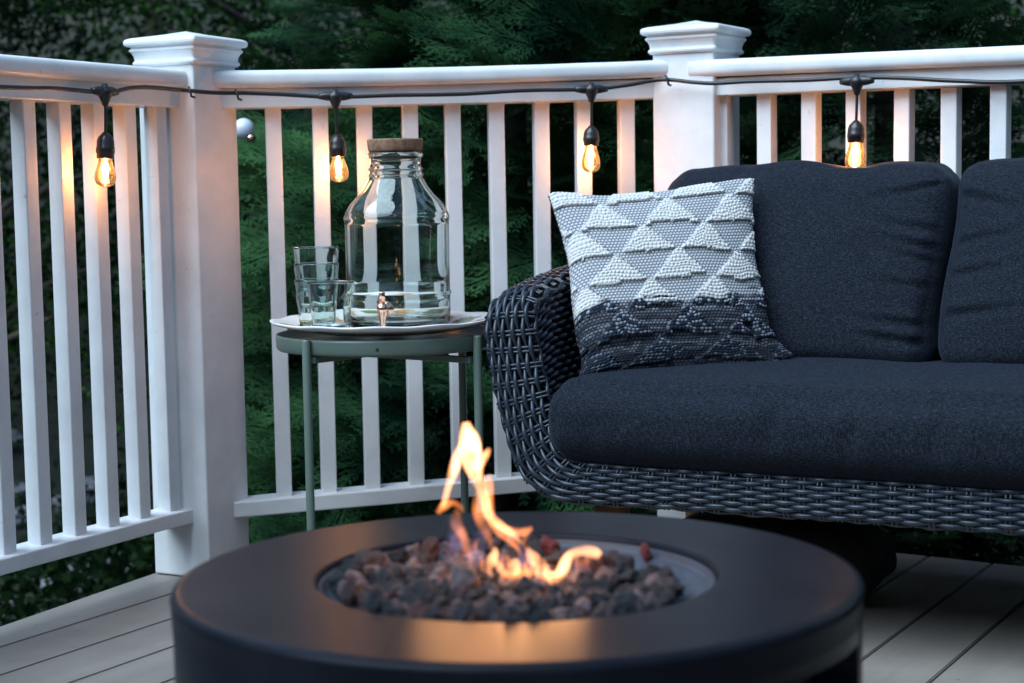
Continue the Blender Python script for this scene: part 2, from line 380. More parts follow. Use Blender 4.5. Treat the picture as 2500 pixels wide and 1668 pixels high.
def wob(V, amp=.0006, s=9.):
    V = np.array(V)
    for i in range(len(V)):
        n_ = mnoise.noise_vector(Vector(V[i])*s); V[i] += np.array(n_)*amp
    return V
def railing(A, D, t0, t1, bal, z_top, z_cb, z_sb, z_bt, z_bb, label, cap_t=None, sub_t=None):
    A = np.array(A); D = np.array(D); D = D/np.linalg.norm(D); Nn = np.array([D[1], -D[0]])
    root = empty('railing', (*(A+D*(t0+t1)/2), 0), label, 'railing', 'white wooden railing sections round the deck')
    def path(f, a, b, n=14): return [np.array([*(A+D*t+Nn*(-BW/2)), f(t)]) for t in np.linspace(a, b, n)]
    ca, cb = cap_t or (t0, t1); sa_, sb_ = sub_t or (t0, t1)
    V, Fq = prism(path(z_top, ca, cb, 40), rrect(-.063, .063, -.0375, 0, .014)); mesh('top_rail', wob(V), Fq, M_WHITE, root, True)
    V, Fq = prism(path(z_cb, sa_, sb_), rrect(-.040, .040, z_sb(0)-z_cb(0), 0.0005, .002, 1)); mesh('upper_rail', V, Fq, M_WHITE, root, False)
    V, Fq = prism(path(z_bt, sa_, sb_, 30), rrect(-.040, .040, z_bb(0)-z_bt(0), 0, .003, 2)); mesh('bottom_rail', wob(V, .0008), Fq, M_WHITE, root, False)
    for t in bal:
        t = t+random.uniform(-.001, .001); le = random.uniform(-.0015, .0015)
        hh = BW/2; c = A+D*(t+hh)+Nn*(-hh)
        V, Fq = boxv(-hh, hh, -hh, hh, z_bt(t)-.002, z_sb(t)+.002, .0022); V = xf(V, c, D, Nn)
        V[:, :2] += np.outer((V[:, 2]-.2)*le*3, D)
        mesh('baluster', V, Fq, M_WHITE, root, False)
    return root
def lin(t0, z0, t1, z1, sag=0, ta=0, tb=1): return lambda t: z0+(z1-z0)*(t-t0)/(t1-t0)-sag*4*max(0, (t-ta)*(tb-t))/(tb-ta)**2
# left
railing((-.5844, 4.0209), (.461, .8874), -2.6, -.25, [-.3445-.1*i for i in range(0, 20)],
        lin(-.85, 1.1013, -.276, 1.1008), lin(-.85, 1.0643, -.276, 1.0646), lin(-.766, 1.0212, -.317, 1.0218), lin(-.881, .1575, -.28, .1544), lin(-.883, .1210, -.282, .1214),
        'white railing section running along the left edge towards the thick left post')
# middle
railing((-.594, 3.8407), (.9866, .1634), -.10, 1.05, [.0630+.09955*i for i in range(9)],
        lin(0, 1.1025, .933, 1.1199, .0035, 0, .933), lin(0, 1.0640, .977, 1.0795, .002), lin(0, 1.0215, .94, 1.0395), lin(-.012, .1556, .633, .183), lin(-.013, .1206, .664, .1489),
        'white railing section behind the little table between the two posts', cap_t=(-.09, .985), sub_t=(-.09, .97))
# right
railing((.478, 3.928), (.8293, -.5589), -.06, 2.6, [-.022]+[.0865+.1048*i for i in range(22)],
        lin(.012, 1.1156, .695, 1.1054), lin(.022, 1.0741, .696, 1.0694), lin(.012, 1.0355, .689, 1.0278), lin(0, .165, 1, .160), lin(0, .128, 1, .124),
        'white railing section running behind the sofa cushions to the right')

# ------------------------------------------------------------------ string lights
string = empty('string_light', (0, 3.9, 1.05), 'black string of four glowing teardrop bulbs hanging along the railing', 'string lights')
cab = [(-1.6, 1.99, 1.045), (-1.25, 2.63, 1.03), (-.933, 3.23, 1.0385), (-.869, 3.353, 1.0422), (-.80, 3.486, 1.0411), (-.763, 3.557, 1.0531), (-.732, 3.618, 1.0571), (-.672, 3.712, 1.0545),
       (-.624, 3.748, 1.0517), (-.566, 3.785, 1.0522), (-.486, 3.803, 1.0488), (-.377, 3.821, 1.0423), (-.254, 3.841, 1.0451), (-.102, 3.867, 1.0468), (.034, 3.889, 1.0534), (.185, 3.914, 1.0552),
       (.267, 3.920, 1.0633), (.345, 3.925, 1.0744), (.411, 3.885, 1.0649), (.456, 3.862, 1.0607), (.527, 3.829, 1.0616), (.638, 3.754, 1.0579), (.733, 3.69, 1.0578), (.824, 3.629, 1.0506),
       (.916, 3.567, 1.0398), (1.027, 3.492, 1.0325), (1.3, 3.31, 1.04), (1.8, 2.97, 1.05)]
P_, _ = interp(cab, 340); V, Fq = tube(P_, .0046, 10); mesh('cable', V, Fq, M_BLACK, string)
hk = MB()
for x, y, z in ((-.672, 3.70, 1.050), (-.585, 3.775, 1.047), (.352, 3.918, 1.071)):
    V, Fq = tube(np.array([(x, y, z+.012), (x+.004, y-.006, z+.004), (x+.006, y-.004, z-.008), (x+.012, y+.002, z-.010)]), .0028, 6); hk.add(V, Fq)
    mesh('cable_hook', V, Fq, M_BLACK, string)
BULB_E = .24
def bulb(p, zs, tilt, dirv):
    """p: plan position; zs: tap top, lead top, socket top, socket bottom, bulb bottom"""
    zt, zl, z1, z2, z3 = zs; x, y = p; D = np.array([*dirv, 0])
    soc_o = None
    def pt(z): # swing of the drop
        k = (zl-z)/(zl-z3) if z < zl else 0
        return np.array([x, y, z])+D*tilt*max(0, k)**1.2
    mb = MB()
    # moulded T tap: wings along the cable and a funnel
    V, Fq = tube([np.array([x, y, zt-.009])+D*s for s in (-.037, -.030, -.018, .018, .030, .037)], [.0062, .0078, .0102, .0102, .0078, .0062], 10); mb.add(V, Fq)
    V, Fq = tube([np.array([x, y, zt+.006-d_]) for d_ in (0, .006, .012, .020, .030, .040, .044)], [.005, .0075, .017, .0160, .0105, .0065, .0052], 12); mb.add(V, Fq)
    tap = mb.build('light_tap', M_BLACK, string)
    V, Fq = tube([pt(z) for z in np.linspace(zt-.034, z1, 9)], .0030, 8); mesh('lead', V, Fq, M_BLACK, tap)
    T = pt(z2)-pt(z1); T /= np.linalg.norm(T); c = pt(z1); L_ = np.linalg.norm(pt(z2)-pt(z1))
    pr = [(.0022, -.002), (.006, 0), (.0095, .004), (.0145, .009), (.0172, .017), (.0176, L_*.55), (.0185, L_*.58), (.0185, L_*.78), (.0172, L_*.80), (.0170, L_*.97), (.0160, L_), (.001, L_)]
    V, Fq = lathe(pr, c, 28, axis=tuple(T)); mesh('socket', V, Fq, M_SOCKET, string_sock(tap))
    c2 = pt(z2); L2 = np.linalg.norm(pt(z3)-pt(z2))
    pr = [(.0125, -.004), (.0130, .0), (.0140, .10*L2), (.0168, .28*L2), (.0200, .46*L2), (.0215, .62*L2), (.0205, .78*L2), (.0165, .90*L2), (.0095, .97*L2), (.0030, 1.0*L2), (.0004, 1.0*L2)]
    V, Fq = lathe(pr, c2, 32, axis=tuple(T)); mesh('bulb', V, Fq, M_BULB, tap)
    fb = MB()
    for q in range(4):
        a = q*math.pi/2+.4; off = np.array([math.cos(a), math.sin(a), 0])*.0028
        V, Fq = tube([c2+T*(.14*L2)+off*.6, c2+T*(.3*L2)+off, c2+T*(.66*L2)+off*.9], .0024, 6); fb.add(V, Fq)
    V, Fq = tube([c2+T*(-.002), c2+T*(.13*L2)], [.003, .0022], 8); fb.add(V, Fq)
    fb.build('filament', M_FIL, tap)
    point('bulb_glow', c2+T*(.45*L2), (1., .44, .18), BULB_E, .012, tap)
def string_sock(t): return t
bulb((-.799, 3.484), [1.0517, 1.0172, .9612, .9094, .8532], -.010, (.461, .887))
bulb((-.375, 3.817), [1.0530, 1.0216, .9603, .9131, .8572], .004, (.987, .163))
bulb((.186, 3.910), [1.0640, 1.0215, .9732, .9297, .8696], -.004, (.987, .163))
bulb((.733, 3.686), [1.0590, 1.0244, .9671, .9215, .8629], -.005, (.83, -.56))

# ------------------------------------------------------------------ tray table
TC = np.array([-.2485, 3.4765]); TZ = .557
tbl = empty('tray_table', (*TC, 0), 'small round sage green metal table in front of the railing', 'side table')
V, Fq = lathe([(.001, TZ-.022), (.205, TZ-.022), (.2155, TZ-.020), (.2185, TZ-.002), (.2200, TZ), (.2225, TZ-.001), (.2230, TZ-.006), (.2220, TZ-.026), (.2185, TZ-.031), (.205, TZ-.032), (.001, TZ-.032)], (*TC, 0), 96)
mesh('tray_top', V, Fq, M_GREEN, tbl)
legs = [(-.387, 3.300), (-.072, 3.338), (-.110, 3.653), (-.425, 3.615)]
for x, y in legs:
    d_ = (np.array([x, y])-TC); d_ /= np.linalg.norm(d_); q = TC+d_*.231
    V, Fq = tube([(q[0], q[1], .001), (q[0], q[1], .01), (q[0], q[1], TZ-.003), (q[0], q[1], TZ)], [.0078, .0082, .0082, .0074], 16); mesh('table_leg', V, Fq, M_GREEN, tbl)
for a, b in ((0, 2), (1, 3)):
    p, q = np.array(legs[a]), np.array(legs[b]); e = q-p; L_ = np.linalg.norm(e); e /= L_; n_ = np.array([e[1], -e[0]])
    zz = TZ-.046-(.008 if a else 0)
    V, Fq = boxv(.006, L_-.006, -.009, .009, zz, zz+.012, .001); mesh('cross_bar', xf(V, p, e, n_), Fq, M_GREEN, tbl, False)
V, Fq = lathe([(.0001, 0), (.0026, 0), (.0026, .002), (.0001, .002)], (TC[0]-.005, TC[1]-.2225, TZ-.017), 12, axis=(0, -1, 0)); mesh('rivet_hole', V, Fq, M_SHELL, tbl)

# platter with painted fruit and leaves
PC = np.array([-.252, 3.462]); pz = TZ+.003
nr, na = 46, 180; V = []; C_ = []
blobs = [(-.165, -.05, .032, (.75, .36, .06)), (-.19, -.02, .022, (.80, .45, .10)), (-.15, .03, .026, (.16, .24, .06)), (-.12, .075, .024, (.22, .30, .08)), (-.10, .12, .024, (.70, .30, .12)), (-.04, .165, .026, (.18, .26, .07)),
         (.03, .175, .026, (.75, .40, .10)), (.10, .14, .03, (.20, .30, .08)), (.155, .08, .028, (.17, .25, .07)), (.18, .02, .022, (.6, .08, .07)), (.17, -.06, .03, (.20, .30, .10)), (.12, -.12, .024, (.75, .5, .12)),
         (.05, -.16, .026, (.19, .28, .07)), (-.03, -.17, .022, (.45, .12, .10)), (-.10, -.13, .028, (.2, .3, .08)), (.02, .02, .05, (.62, .48, .25)), (-.05, -.03, .035, (.25, .33, .12)), (.06, -.04, .03, (.55, .14, .10))]
def plate_pt(fr, a, zoff=0):
    wv = 1+.012*math.cos(12*a)*fr**3; r = .226*fr*wv
    z = pz+.003+.0045*(fr > .58)*0+ (.021*max(0, (fr-.60)/.40)**1.25)
    return (PC[0]+r*math.cos(a), PC[1]+r*math.sin(a), z+zoff+.0012*math.cos(12*a)*fr**6)
for i in range(nr):
    fr = .002+.998*i/(nr-1)
    for j in range(na):
        a = 2*math.pi*j/na; p = plate_pt(fr, a); V.append(p); lx, ly = p[0]-PC[0], p[1]-PC[1]; c = np.array([.80, .80, .80])
        for bx_, by_, br, bc in blobs:
            q = math.hypot(lx-bx_, ly-by_)+.010*mnoise.noise(Vector((lx*60, ly*60, bx_*9)))
            if q < br: c = np.array(bc)*(.8+.5*mnoise.noise(Vector((lx*90, ly*90, 3))))+.02
        C_.append(np.clip(c, 0, 1))
for fr in (1.004, 1.0, .8, .6, .3, .002):
    for j in range(na):
        p = plate_pt(fr, 2*math.pi*j/na, -.002 if fr > 1.002 else -.0045); V.append(p); C_.append((.8, .8, .8))
nr2 = nr+6; i_ = np.arange(nr2-1)[:, None]*na; j_ = np.arange(na)[None]; j2 = (j_+1) % na
o = mesh('serving_platter', V, np.stack([i_+j_, i_+j2, i_+na+j2, i_+na+j_], -1).reshape(-1, 4), M_PLATE, col=np.array(C_))
tag(o, 'white round platter with painted fruit rim lying on the green table', 'platter')
PZ = pz+.0035

# ------------------------------------------------------------------ drink dispenser
JC = np.array([-.227, 3.50]); jug = empty('drink_dispenser', (*JC, PZ), 'large clear glass drink dispenser with cork lid and copper tap', 'drink dispenser')
b0 = PZ+.001
outer = [(.001, b0+.004), (.055, b0+.003), (.085, b0+.0005), (.098, b0+.002), (.1035, b0+.010), (.1045, b0+.022), (.1042, .600), (.1042, .6265), (.1062, .6295), (.1066, .632), (.1062, .6345), (.1042, .6375), (.1042, .70), (.1044, .765), (.1048, .7775), (.1062, .7810), (.1062, .7850), (.1040, .790),
         (.1005, .7985), (.0940, .809), (.0860, .8185), (.0765, .828), (.0690, .8375), (.0615, .849), (.0560, .859), (.0530, .8650), (.0560, .8675), (.0560, .8705), (.0525, .8725), (.0522, .8765), (.0550, .8785), (.0552, .8815), (.0515, .8835),
         (.0505, .890), (.0505, .9015), (.0540, .9035), (.0555, .9065), (.0552, .9105), (.0530, .9135)]
th = .0036
inner = [(.0495, .9130), (.0480, .905), (.0475, .88), (.0490, .864), (.0525, .857), (.0580, .8475), (.0655, .8360), (.0735, .8260), (.0830, .8160), (.0905, .8068), (.0968, .7968), (.1000, .7880), (.1008, .770), (.1006, .63), (.1005, b0+.028), (.0980, b0+.016), (.088, b0+.010), (.055, b0+.012), (.001, b0+.013)]
V, Fq = lathe(outer+inner, (*JC, 0), 112)
# slight waviness of blown glass
Vn = np.array(V); 
for i in range(len(Vn)):
    d_ = Vn[i, :2]-JC; r_ = np.linalg.norm(d_)
    if r_ > .03: Vn[i, :2] += d_/r_*.00035*mnoise.noise(Vector((Vn[i, 0]*28, Vn[i, 1]*28, Vn[i, 2]*9)))
mesh('jar_glass', Vn, Fq, M_JUG, jug)
V, Fq = lathe([(.001, .9140), (.0500, .9140), (.0525, .9150), (.0545, .9190), (.0562, .9360), (.0560, .9385), (.0545, .9395), (.001, .9398)], (*JC, 0), 64); lid = mesh('cork_lid', V, Fq, M_CORK, jug)
fp = at(905, 709, 3.405); d_ = np.array([-.17, -1., 0]); d_ /= np.linalg.norm(d_)
fb_ = np.array([*JC, fp[2]])+d_*.1050
tp = MB(); V, Fq = lathe([(.001, -.001), (.0150, -.001), (.0155, .001), (.0150, .0035), (.0085, .006), (.0065, .009), (.0058, .030), (.001, .030)], fb_, 32, axis=tuple(d_)); tp.add(V, Fq)
vc = fb_+d_*.032
V, Fq = lathe([(.001, -.034), (.0052, -.034), (.0058, -.032), (.0062, -.020), (.0085, -.012), (.0105, -.006), (.0110, .002), (.0112, .007), (.0098, .0085), (.0098, .012), (.007, .0135), (.001, .0137)], vc, 32); tp.add(V, Fq)
tapo = tp.build('tap', M_BRASS, jug)
V, Fq = boxv(-.0062, .0062, -.0025, .0025, .013, .036, .002); V = np.array(V); V[:, 1] -= (V[:, 2]-.013)*.25; mesh('tap_handle', V+vc, Fq, M_BRASS, tapo, True)

# tumblers
def tumbler(c, z, seed, label, group=None):
    h_ = .0975; prof_o = [(.001, 0.0025), (.028, .0005), (.0335, .0012), (.0350, .004), (.0358, .010)]; 
    n = 16
    for i in range(n): f = i/(n-1); prof_o.append((.0358+(.0445-.0358)*f, .012+(h_-.0145)*f))
    prof_o += [(.0447, h_-.001), (.0440, h_), (.0430, h_-.001)]
    prof_i = []
    for i in range(n): f = 1-i/(n-1); prof_i.append((.0330+(.0425-.0330)*f, .0145+(h_-.018)*f))
    prof_i += [(.0315, .0115), (.026, .0100), (.001, .0098)]
    V, Fq = lathe(prof_o+prof_i, (*c, z), 72); V = np.array(V)
    for i in range(len(V)):
        d_ = V[i, :2]-np.array(c); r_ = np.linalg.norm(d_)
        if r_ > .02:
            a = math.atan2(d_[1], d_[0]); q = .0019*mnoise.noise(Vector((math.cos(a)*2.2+seed*7, math.sin(a)*2.2, (V[i, 2]-z)*42)))
            V[i, :2] += d_/r_*q
    o = mesh('drinking_glass', V, Fq, M_TUMBLER); return tag(o, label, 'glass', 'clear tumblers on the platter')
tumbler((-.3835, 3.435), PZ+.004, 1, 'clear tumbler at the bottom of the stack of three')
tumbler((-.3835, 3.435), PZ+.036, 2, 'clear tumbler in the middle of the stack of three')
tumbler((-.3830, 3.435), PZ+.068, 3, 'clear tumbler on top of the stack of three')
tumbler((-.3460, 3.3300), PZ+.005, 4, 'single clear tumbler standing alone in front of the stack')

# ------------------------------------------------------------------ sofa
g = R(117.5); SD = np.array([math.sin(g), math.cos(g)]); SB = np.array([-SD[1], SD[0]]); SO = np.array([.176, 3.17])
def sw(P):
    P = np.atleast_2d(np.asarray(P, float)); xy = SO+P[:, :1]*SD+P[:, 1:2]*SB; return np.hstack([xy, P[:, 2:3]])
TM = .785                                                      # middle of the sofa; the right side mirrors the left
sofa = empty('sofa', (*(SO+SD*TM+SB*.35), 0), 'dark grey wicker sofa with charcoal cushions and wooden legs', 'sofa')
half = [((TM, 0, .257), (TM, 0, .331)), ((.3, 0, .256), (.3, 0, .331)), ((-.019, 0, .254), (-.002, 0, .330)), ((-.105, 0, .255), (-.048, 0, .332)), ((-.150, 0, .271), (-.080, 0, .343)), ((-.186, .0, .302), (-.103, 0, .368)),
        ((-.212, 0, .366), (-.122, 0, .41)), ((-.235, 0, .449), (-.137, 0, .47)), ((-.250, 0, .53), (-.150, 0, .538)), ((-.257, .004, .588), (-.158, .0, .598)), ((-.256, .035, .617), (-.160, .015, .632)), ((-.253, .085, .632), (-.163, .065, .650)),
        ((-.250, .2, .650), (-.166, .2, .665)), ((-.250, .4, .672), (-.166, .4, .683)), ((-.248, .58, .690), (-.164, .56, .698)), ((-.215, .69, .698), (-.150, .63, .704)), ((-.12, .735, .70), (-.10, .655, .705)), ((.1, .74, .70), (.1, .66, .705)), ((TM, .74, .70), (TM, .66, .705))]
A_ = np.array([[*a, *b] for a, b in half])
AM = A_.copy(); AM[:, 0] = 2*TM-AM[:, 0]; AM[:, 3] = 2*TM-AM[:, 3]
def resample(Akeys, step):
    Pc = np.hstack([(Akeys[:, :3]+Akeys[:, 3:])/2, Akeys]); r_, L_ = interp(Pc, 2); n = int(round(L_/step)); r_, _ = interp(Pc, n+1); return r_, L_
PITCH = .0320; SUB = 8
def band(Akeys):
    q, L_ = resample(Akeys, PITCH/SUB); Po, Pi = q[:, 3:6], q[:, 6:9]; T = np.gradient(q[:, :3], axis=0); T /= np.linalg.norm(T, axis=1)[:, None]
    W = Pi-Po; Nn = np.cross(T, W); Nn /= np.linalg.norm(Nn, axis=1)[:, None]
    sgn = np.sign((Nn*np.array([0, -1, .6])).sum(1))[:, None]; Nn = Nn*sgn
    return Po, Pi, Nn, q
def band_weave(Akeys, rows=12):
    Po, Pi, Nn, q = band(Akeys); n = len(Po); s = np.arange(n)/SUB; out = MB()
    for j in range(rows):
        w_ = -.03+1.06*j/(rows-1); bulge = .010*(1-(2*w_-1)**2) - .012*max(0, abs(2*w_-1)-.9)*10*.6
        ph = np.cos(np.pi*s+np.pi*j); lift = .0036*ph
        wv = w_ + .012*np.sin(s*.7+j*2.1)
        P = Po+(Pi-Po)*wv[:, None]+Nn*(bulge+lift)[:, None]
        r_ = .0040*(1+.20*ph)*(1+.08*np.sin(s*1.3+j*5))
        V, Fq = tube(sw(P), r_, 7, cap=False); out.add(V, Fq)
    st = MB()
    for k in range(0, n, SUB):
        for dk in (-.0038, .0038):
            i = min(max(k, 1), n-2); T = q[i+1, :3]-q[i-1, :3]; T /= np.linalg.norm(T)
            ws = np.linspace(-.04, 1.05, 9); P = Po[i]+np.outer(ws, Pi[i]-Po[i])+Nn[i]*(.010*(1-(2*ws-1)**2)[:, None]-.004*(np.abs(2*ws-1) > 1)[:, None])+T*dk
            V, Fq = tube(sw(P), .0029, 6, cap=False); st.add(V, Fq)
    return out, st
def side_weave(Akeys, which, i0, i1, bmax, zmin=None):
    """strands running from front to back on the inner (which=1) or outer (0) face of an arm"""
    K_ = A_[i0:i1] if Akeys is A_ else AM[i0:i1]
    E_ = K_[:, 3:6] if which else K_[:, 0:3]
    c, L_ = interp(E_, 2); rows = int(L_/.0104); c, _ = interp(E_, rows+1)
    T = np.gradient(c, axis=0); T[:, 1] = 0; T /= np.linalg.norm(T, axis=1)[:, None]
    side = (1 if which else -1)*(1 if Akeys is A_ else -1)
    out = MB(); st = MB(); bp = .0195
    def off(b): return .006*np.clip(b/.03, 0, 1)-.006
    for j in range(rows+1):
        nrm = np.cross(T[j], (0, 1, 0)); nrm /= np.linalg.norm(nrm); 
        if nrm[0]*side < 0: nrm = -nrm
        bs = np.arange(.004, bmax, bp/4); ph = np.cos(np.pi*bs/bp+np.pi*j)
        P = np.stack([np.full_like(bs, c[j, 0]), bs+c[j, 1]*.6, np.full_like(bs, c[j, 2])], 1)
        ztop = np.interp(bs, [0, .07, .2, .4, .6], [.60, .640, .655, .675, .69])
        # rows fan upward with the rising arm top
        f = np.clip((c[j, 2]-.40)/.20, 0, 1); P[:, 2] += f*(ztop-.60)
        P += nrm*(off(bs)+.0027*ph)[:, None]; P[:, 0] += side*.0
        V, Fq = tube(sw(P), .0043*(1+.22*ph), 6, cap=False); out.add(V, Fq)
    for b in np.arange(bp*.5, bmax, bp):
        P = c.copy(); P[:, 1] = b; ztop = np.interp(b, [0, .07, .2, .4, .6], [.60, .640, .655, .675, .69]); f = np.clip((c[:, 2]-.40)/.20, 0, 1); P[:, 2] += f*(ztop-.60)
        nn = np.cross(T, (0, 1, 0)); nn /= np.linalg.norm(nn, axis=1)[:, None]; nn[nn[:, 0]*side < 0] *= -1
        V, Fq = tube(sw(P-nn*.0085), .0036, 6, cap=False); st.add(V, Fq)
    return out, st
def merge(*ms):
    m = MB()
    for a in ms:
        for V in a.V: pass
        m.add(np.concatenate(a.V), a.F)
    return m
fr = empty_parent = sofa
b1, s1 = band_weave(A_); b2_, s2_ = band_weave(AM)
wk = merge(b1, b2_, s1, s2_).build('woven_edge', M_WICKER, sofa)
i1, t1 = side_weave(A_, 1, 3, 10, .56); o1, u1 = side_weave(A_, 0, 3, 10, .70); i2, t2 = side_weave(AM, 1, 3, 10, .56); o2, u2 = side_weave(AM, 0, 3, 10, .70)
mesh_l = merge(i1, t1, o1, u1).build('woven_arm', M_WICKER, sofa); mesh_r = merge(i2, t2, o2, u2).build('woven_arm', M_WICKER, sofa)
# dark solid core under the weave: arms, back and seat base
core = MB()
for Ak in (A_, AM):
    K_ = np.array(Ak[2:10]); n = len(K_); Po, Pi = K_[:, :3].copy(), K_[:, 3:].copy(); W = Pi-Po
    Po2, Pi2 = Po+W*.05, Pi-W*.05
    rows = []
    for b in (.006, .1, .25, .4, .58, .66):
        f = lambda P: np.stack([P[:, 0], np.full(n, b), P[:, 2]+np.clip((P[:, 2]-.40)/.20, 0, 1)*(np.interp(b, [0, .07, .2, .4, .6], [.60, .636, .652, .672, .688])-.604)], 1)
        rows.append(np.vstack([f(Po2), f(Pi2)[::-1]]))
    m = 2*n; V = np.concatenate(rows); Fq = [(i*m+j, i*m+(j+1) % m, (i+1)*m+(j+1) % m, (i+1)*m+j) for i in range(5) for j in range(m)]
    Fq += [(j, j+1, m-2-j, m-1-j) for j in range(n-1)]+[(5*m+m-1-j, 5*m+m-2-j, 5*m+j+1, 5*m+j) for j in range(n-1)]
    core.add(sw(V), Fq)
V, Fq = boxv(-.05, 2*TM+.05, .006, .70, .262, .318, .01); core.add(sw(V), Fq)
V, Fq = boxv(-.17, 2*TM+.17, .655, .735, .27, .70, .03); core.add(sw(V), Fq)
core.build('sofa_core', M_SHELL, sofa, False)
# legs
for t, b, dt, db in ((-.030, .085, -.03, -.03), (-.058, .60, -.02, .03), (2*TM+.03, .11, .03, -.03), (2*TM+.03, .60, .03, .03)):
    V, Fq = tube(sw([(t, b, .262), (t+dt*.5, b+db*.5, .12), (t+dt, b+db, .004), (t+dt, b+db, .001)]), [.036, .030, .023, .021] if b < .3 else [.032, .028, .022, .020], 24); mesh('sofa_leg', V, Fq, M_WOOD, sofa)

def cushion(name, half, r, nu, fn, parent, m=M_SOFA):
    """rounded, crowned box in local coords (-1..1 grid) then fn(V, unit) -> sofa coords"""
    hx, hy, hz = half; bm = bmesh.new(); V = []; Fq = []; idx = {}
    def face(ax, sg, na_, nb_):
        a1, a2 = [i for i in range(3) if i != ax]
        ids = []
        for i in range(na_+1):
            row = []
            for j in range(nb_+1):
                p = [0, 0, 0]; p[ax] = sg; p[a1] = -1+2*i/na_; p[a2] = -1+2*j/nb_; key = tuple(round(c, 5) for c in p)
                if key not in idx: idx[key] = len(V); V.append(p)
                row.append(idx[key])
            ids.append(row)
        for i in range(na_):
            for j in range(nb_):
                q = (ids[i][j], ids[i+1][j], ids[i+1][j+1], ids[i][j+1]); Fq.append(q if (sg > 0) ^ (ax == 1) else q[::-1])
    n3 = [max(10, int(2*h/nu)) for h in half]
    for ax in range(3):
        a1, a2 = [i for i in range(3) if i != ax]
        for sg in (-1, 1): face(ax, sg, n3[a1], n3[a2])
    U = np.array(V, float); hv = np.array(half); P = U*hv; rv = np.array(r) if hasattr(r, '__len__') else np.array([r]*3)
    c = np.clip(P, -(hv-rv), hv-rv); d = (P-c)/rv; ln = np.linalg.norm(d, axis=1)[:, None]; ln[ln < 1e-9] = 1
    P = c+rv*d/np.maximum(ln, 1e-9)*np.minimum(1, ln)
    P = np.where(np.abs(U).max(1)[:, None] >= 0, P, P)
    out = fn(P, U)
    bm.free()
    return mesh(name, sw(out), np.array(Fq), m, parent)
def nz(P, s, seed=0): return np.array([mnoise.noise(Vector((p[0]*s+seed, p[1]*s, p[2]*s))) for p in P])
# seat cushion
def seat_fn(P, U):
    P = P.copy(); x, y, z = U.T; crown = (1-np.abs(x)**8)*(1-np.abs(y)**3)
    P[:, 2] += .012*crown*np.maximum(z, 0)
    P[:, 1] -= .014*(1-z*z)*(y < 0)*np.abs(y)**2*(1-np.abs(x)**20)
    P[:, 0] += -.010*(1-z*z)*np.sign(x)*-1*np.abs(x)**6
    # creases on the front face
    X = P[:, 0]+TM
    for cx, dz, amp, wd in ((.33, .35, .0090, .018), (.47, .1, .0080, .018), (.62, .25, .0075, .020), (-.02, -.4, .003, .02), (-.085, .2, .004, .008), (1.1, .2, .003, .01)):
        gsn = np.exp(-((X-cx-(U[:, 2]-dz)*.012)/wd)**2)*np.clip(1-np.abs(U[:, 2]-dz)*1.2, 0, 1)*(y < -.5)
        P[:, 1] += amp*gsn
    P += (nz(P, 6.)*.004+nz(P, 19., 5)*.0012)[:, None]*np.stack([0*x, np.where(y < -.8, -1, 0), np.where(z > .2, 1, 0)], 1)
    return P+np.array([TM, .265, .405])
cushion('seat_cushion', (TM+.113, .305, .079), (.040, .055, .060), .008, seat_fn, sofa)
# back cushions
def back_fn(ct, seed, w_):
    def f(P, U):
        P = P.copy(); x, y, z = U.T
        crown = (1-np.abs(x)**2.6)*(1-np.abs(z)**2.4); P[:, 1] += np.where(y < 0, -.034, .02)*crown*np.abs(y)
        # top edge: shallow dent and soft corners
        P[:, 2] += np.maximum(z, 0)**3*(.006*np.cos(x*2.2)-.016*np.exp(-((x-(-.02 if seed else .3))/.16)**2)*(y > -.9)+.008*nz(P, 9, seed))
        P[:, 0] += np.sign(x)*(.008*np.sin(z*3+seed))*np.abs(x)**4
        # pulled wrinkles from the sides
        for zc, sl, amp, side in ((.15, .35, .0075, 1), (.02, .45, .006, 1), (.33, .25, .005, 1), (-.72, .2, .008, 1), (-.55, .15, .006, 1), (.80, -.3, .007, 1), (-.2, .2, .004, 1), (.2, .3, .005, -1), (-.45, .2, .006, -1), (-.1, .3, .005, -1), (.7, -.3, .007, -1)):
            d_ = side*x; fall = np.clip((d_-.42)/.5, 0, 1)*np.clip((1.03-d_)/.12, 0, 1)
            P[:, 1] += np.where(y < 0, 1, 0)*1.5*amp*fall*np.exp(-((z-zc-sl*(1-d_))/.035)**2)
            P[:, 1] -= np.where(y < 0, 1, 0)*amp*.9*fall*np.exp(-((z-zc-.07-sl*(1-d_))/.045)**2)
        for xc in (-.45, .42):
            P[:, 1] += np.where(y < 0, 1, 0)*.006*np.exp(-((x-xc+.3*(1-z))/.05)**2)*np.clip((z-.72)/.25, 0, 1)
        P += (nz(P, 5., seed)*.006+nz(P, 15., seed+5)*.002)[:, None]*np.stack([0*x, np.where(y < 0, -1, 0), 0*z], 1)
        zz = P[:, 2]+.205; P[:, 1] += zz*.36                     # leans back
        return P+np.array([ct, .475, .672])
    return f
for k in range(3): cushion('back_cushion', (.298, .080, .205), (.048, .052, .055), .0075 if k < 2 else .015, back_fn(.190+.604*k, k*3, 0), sofa)

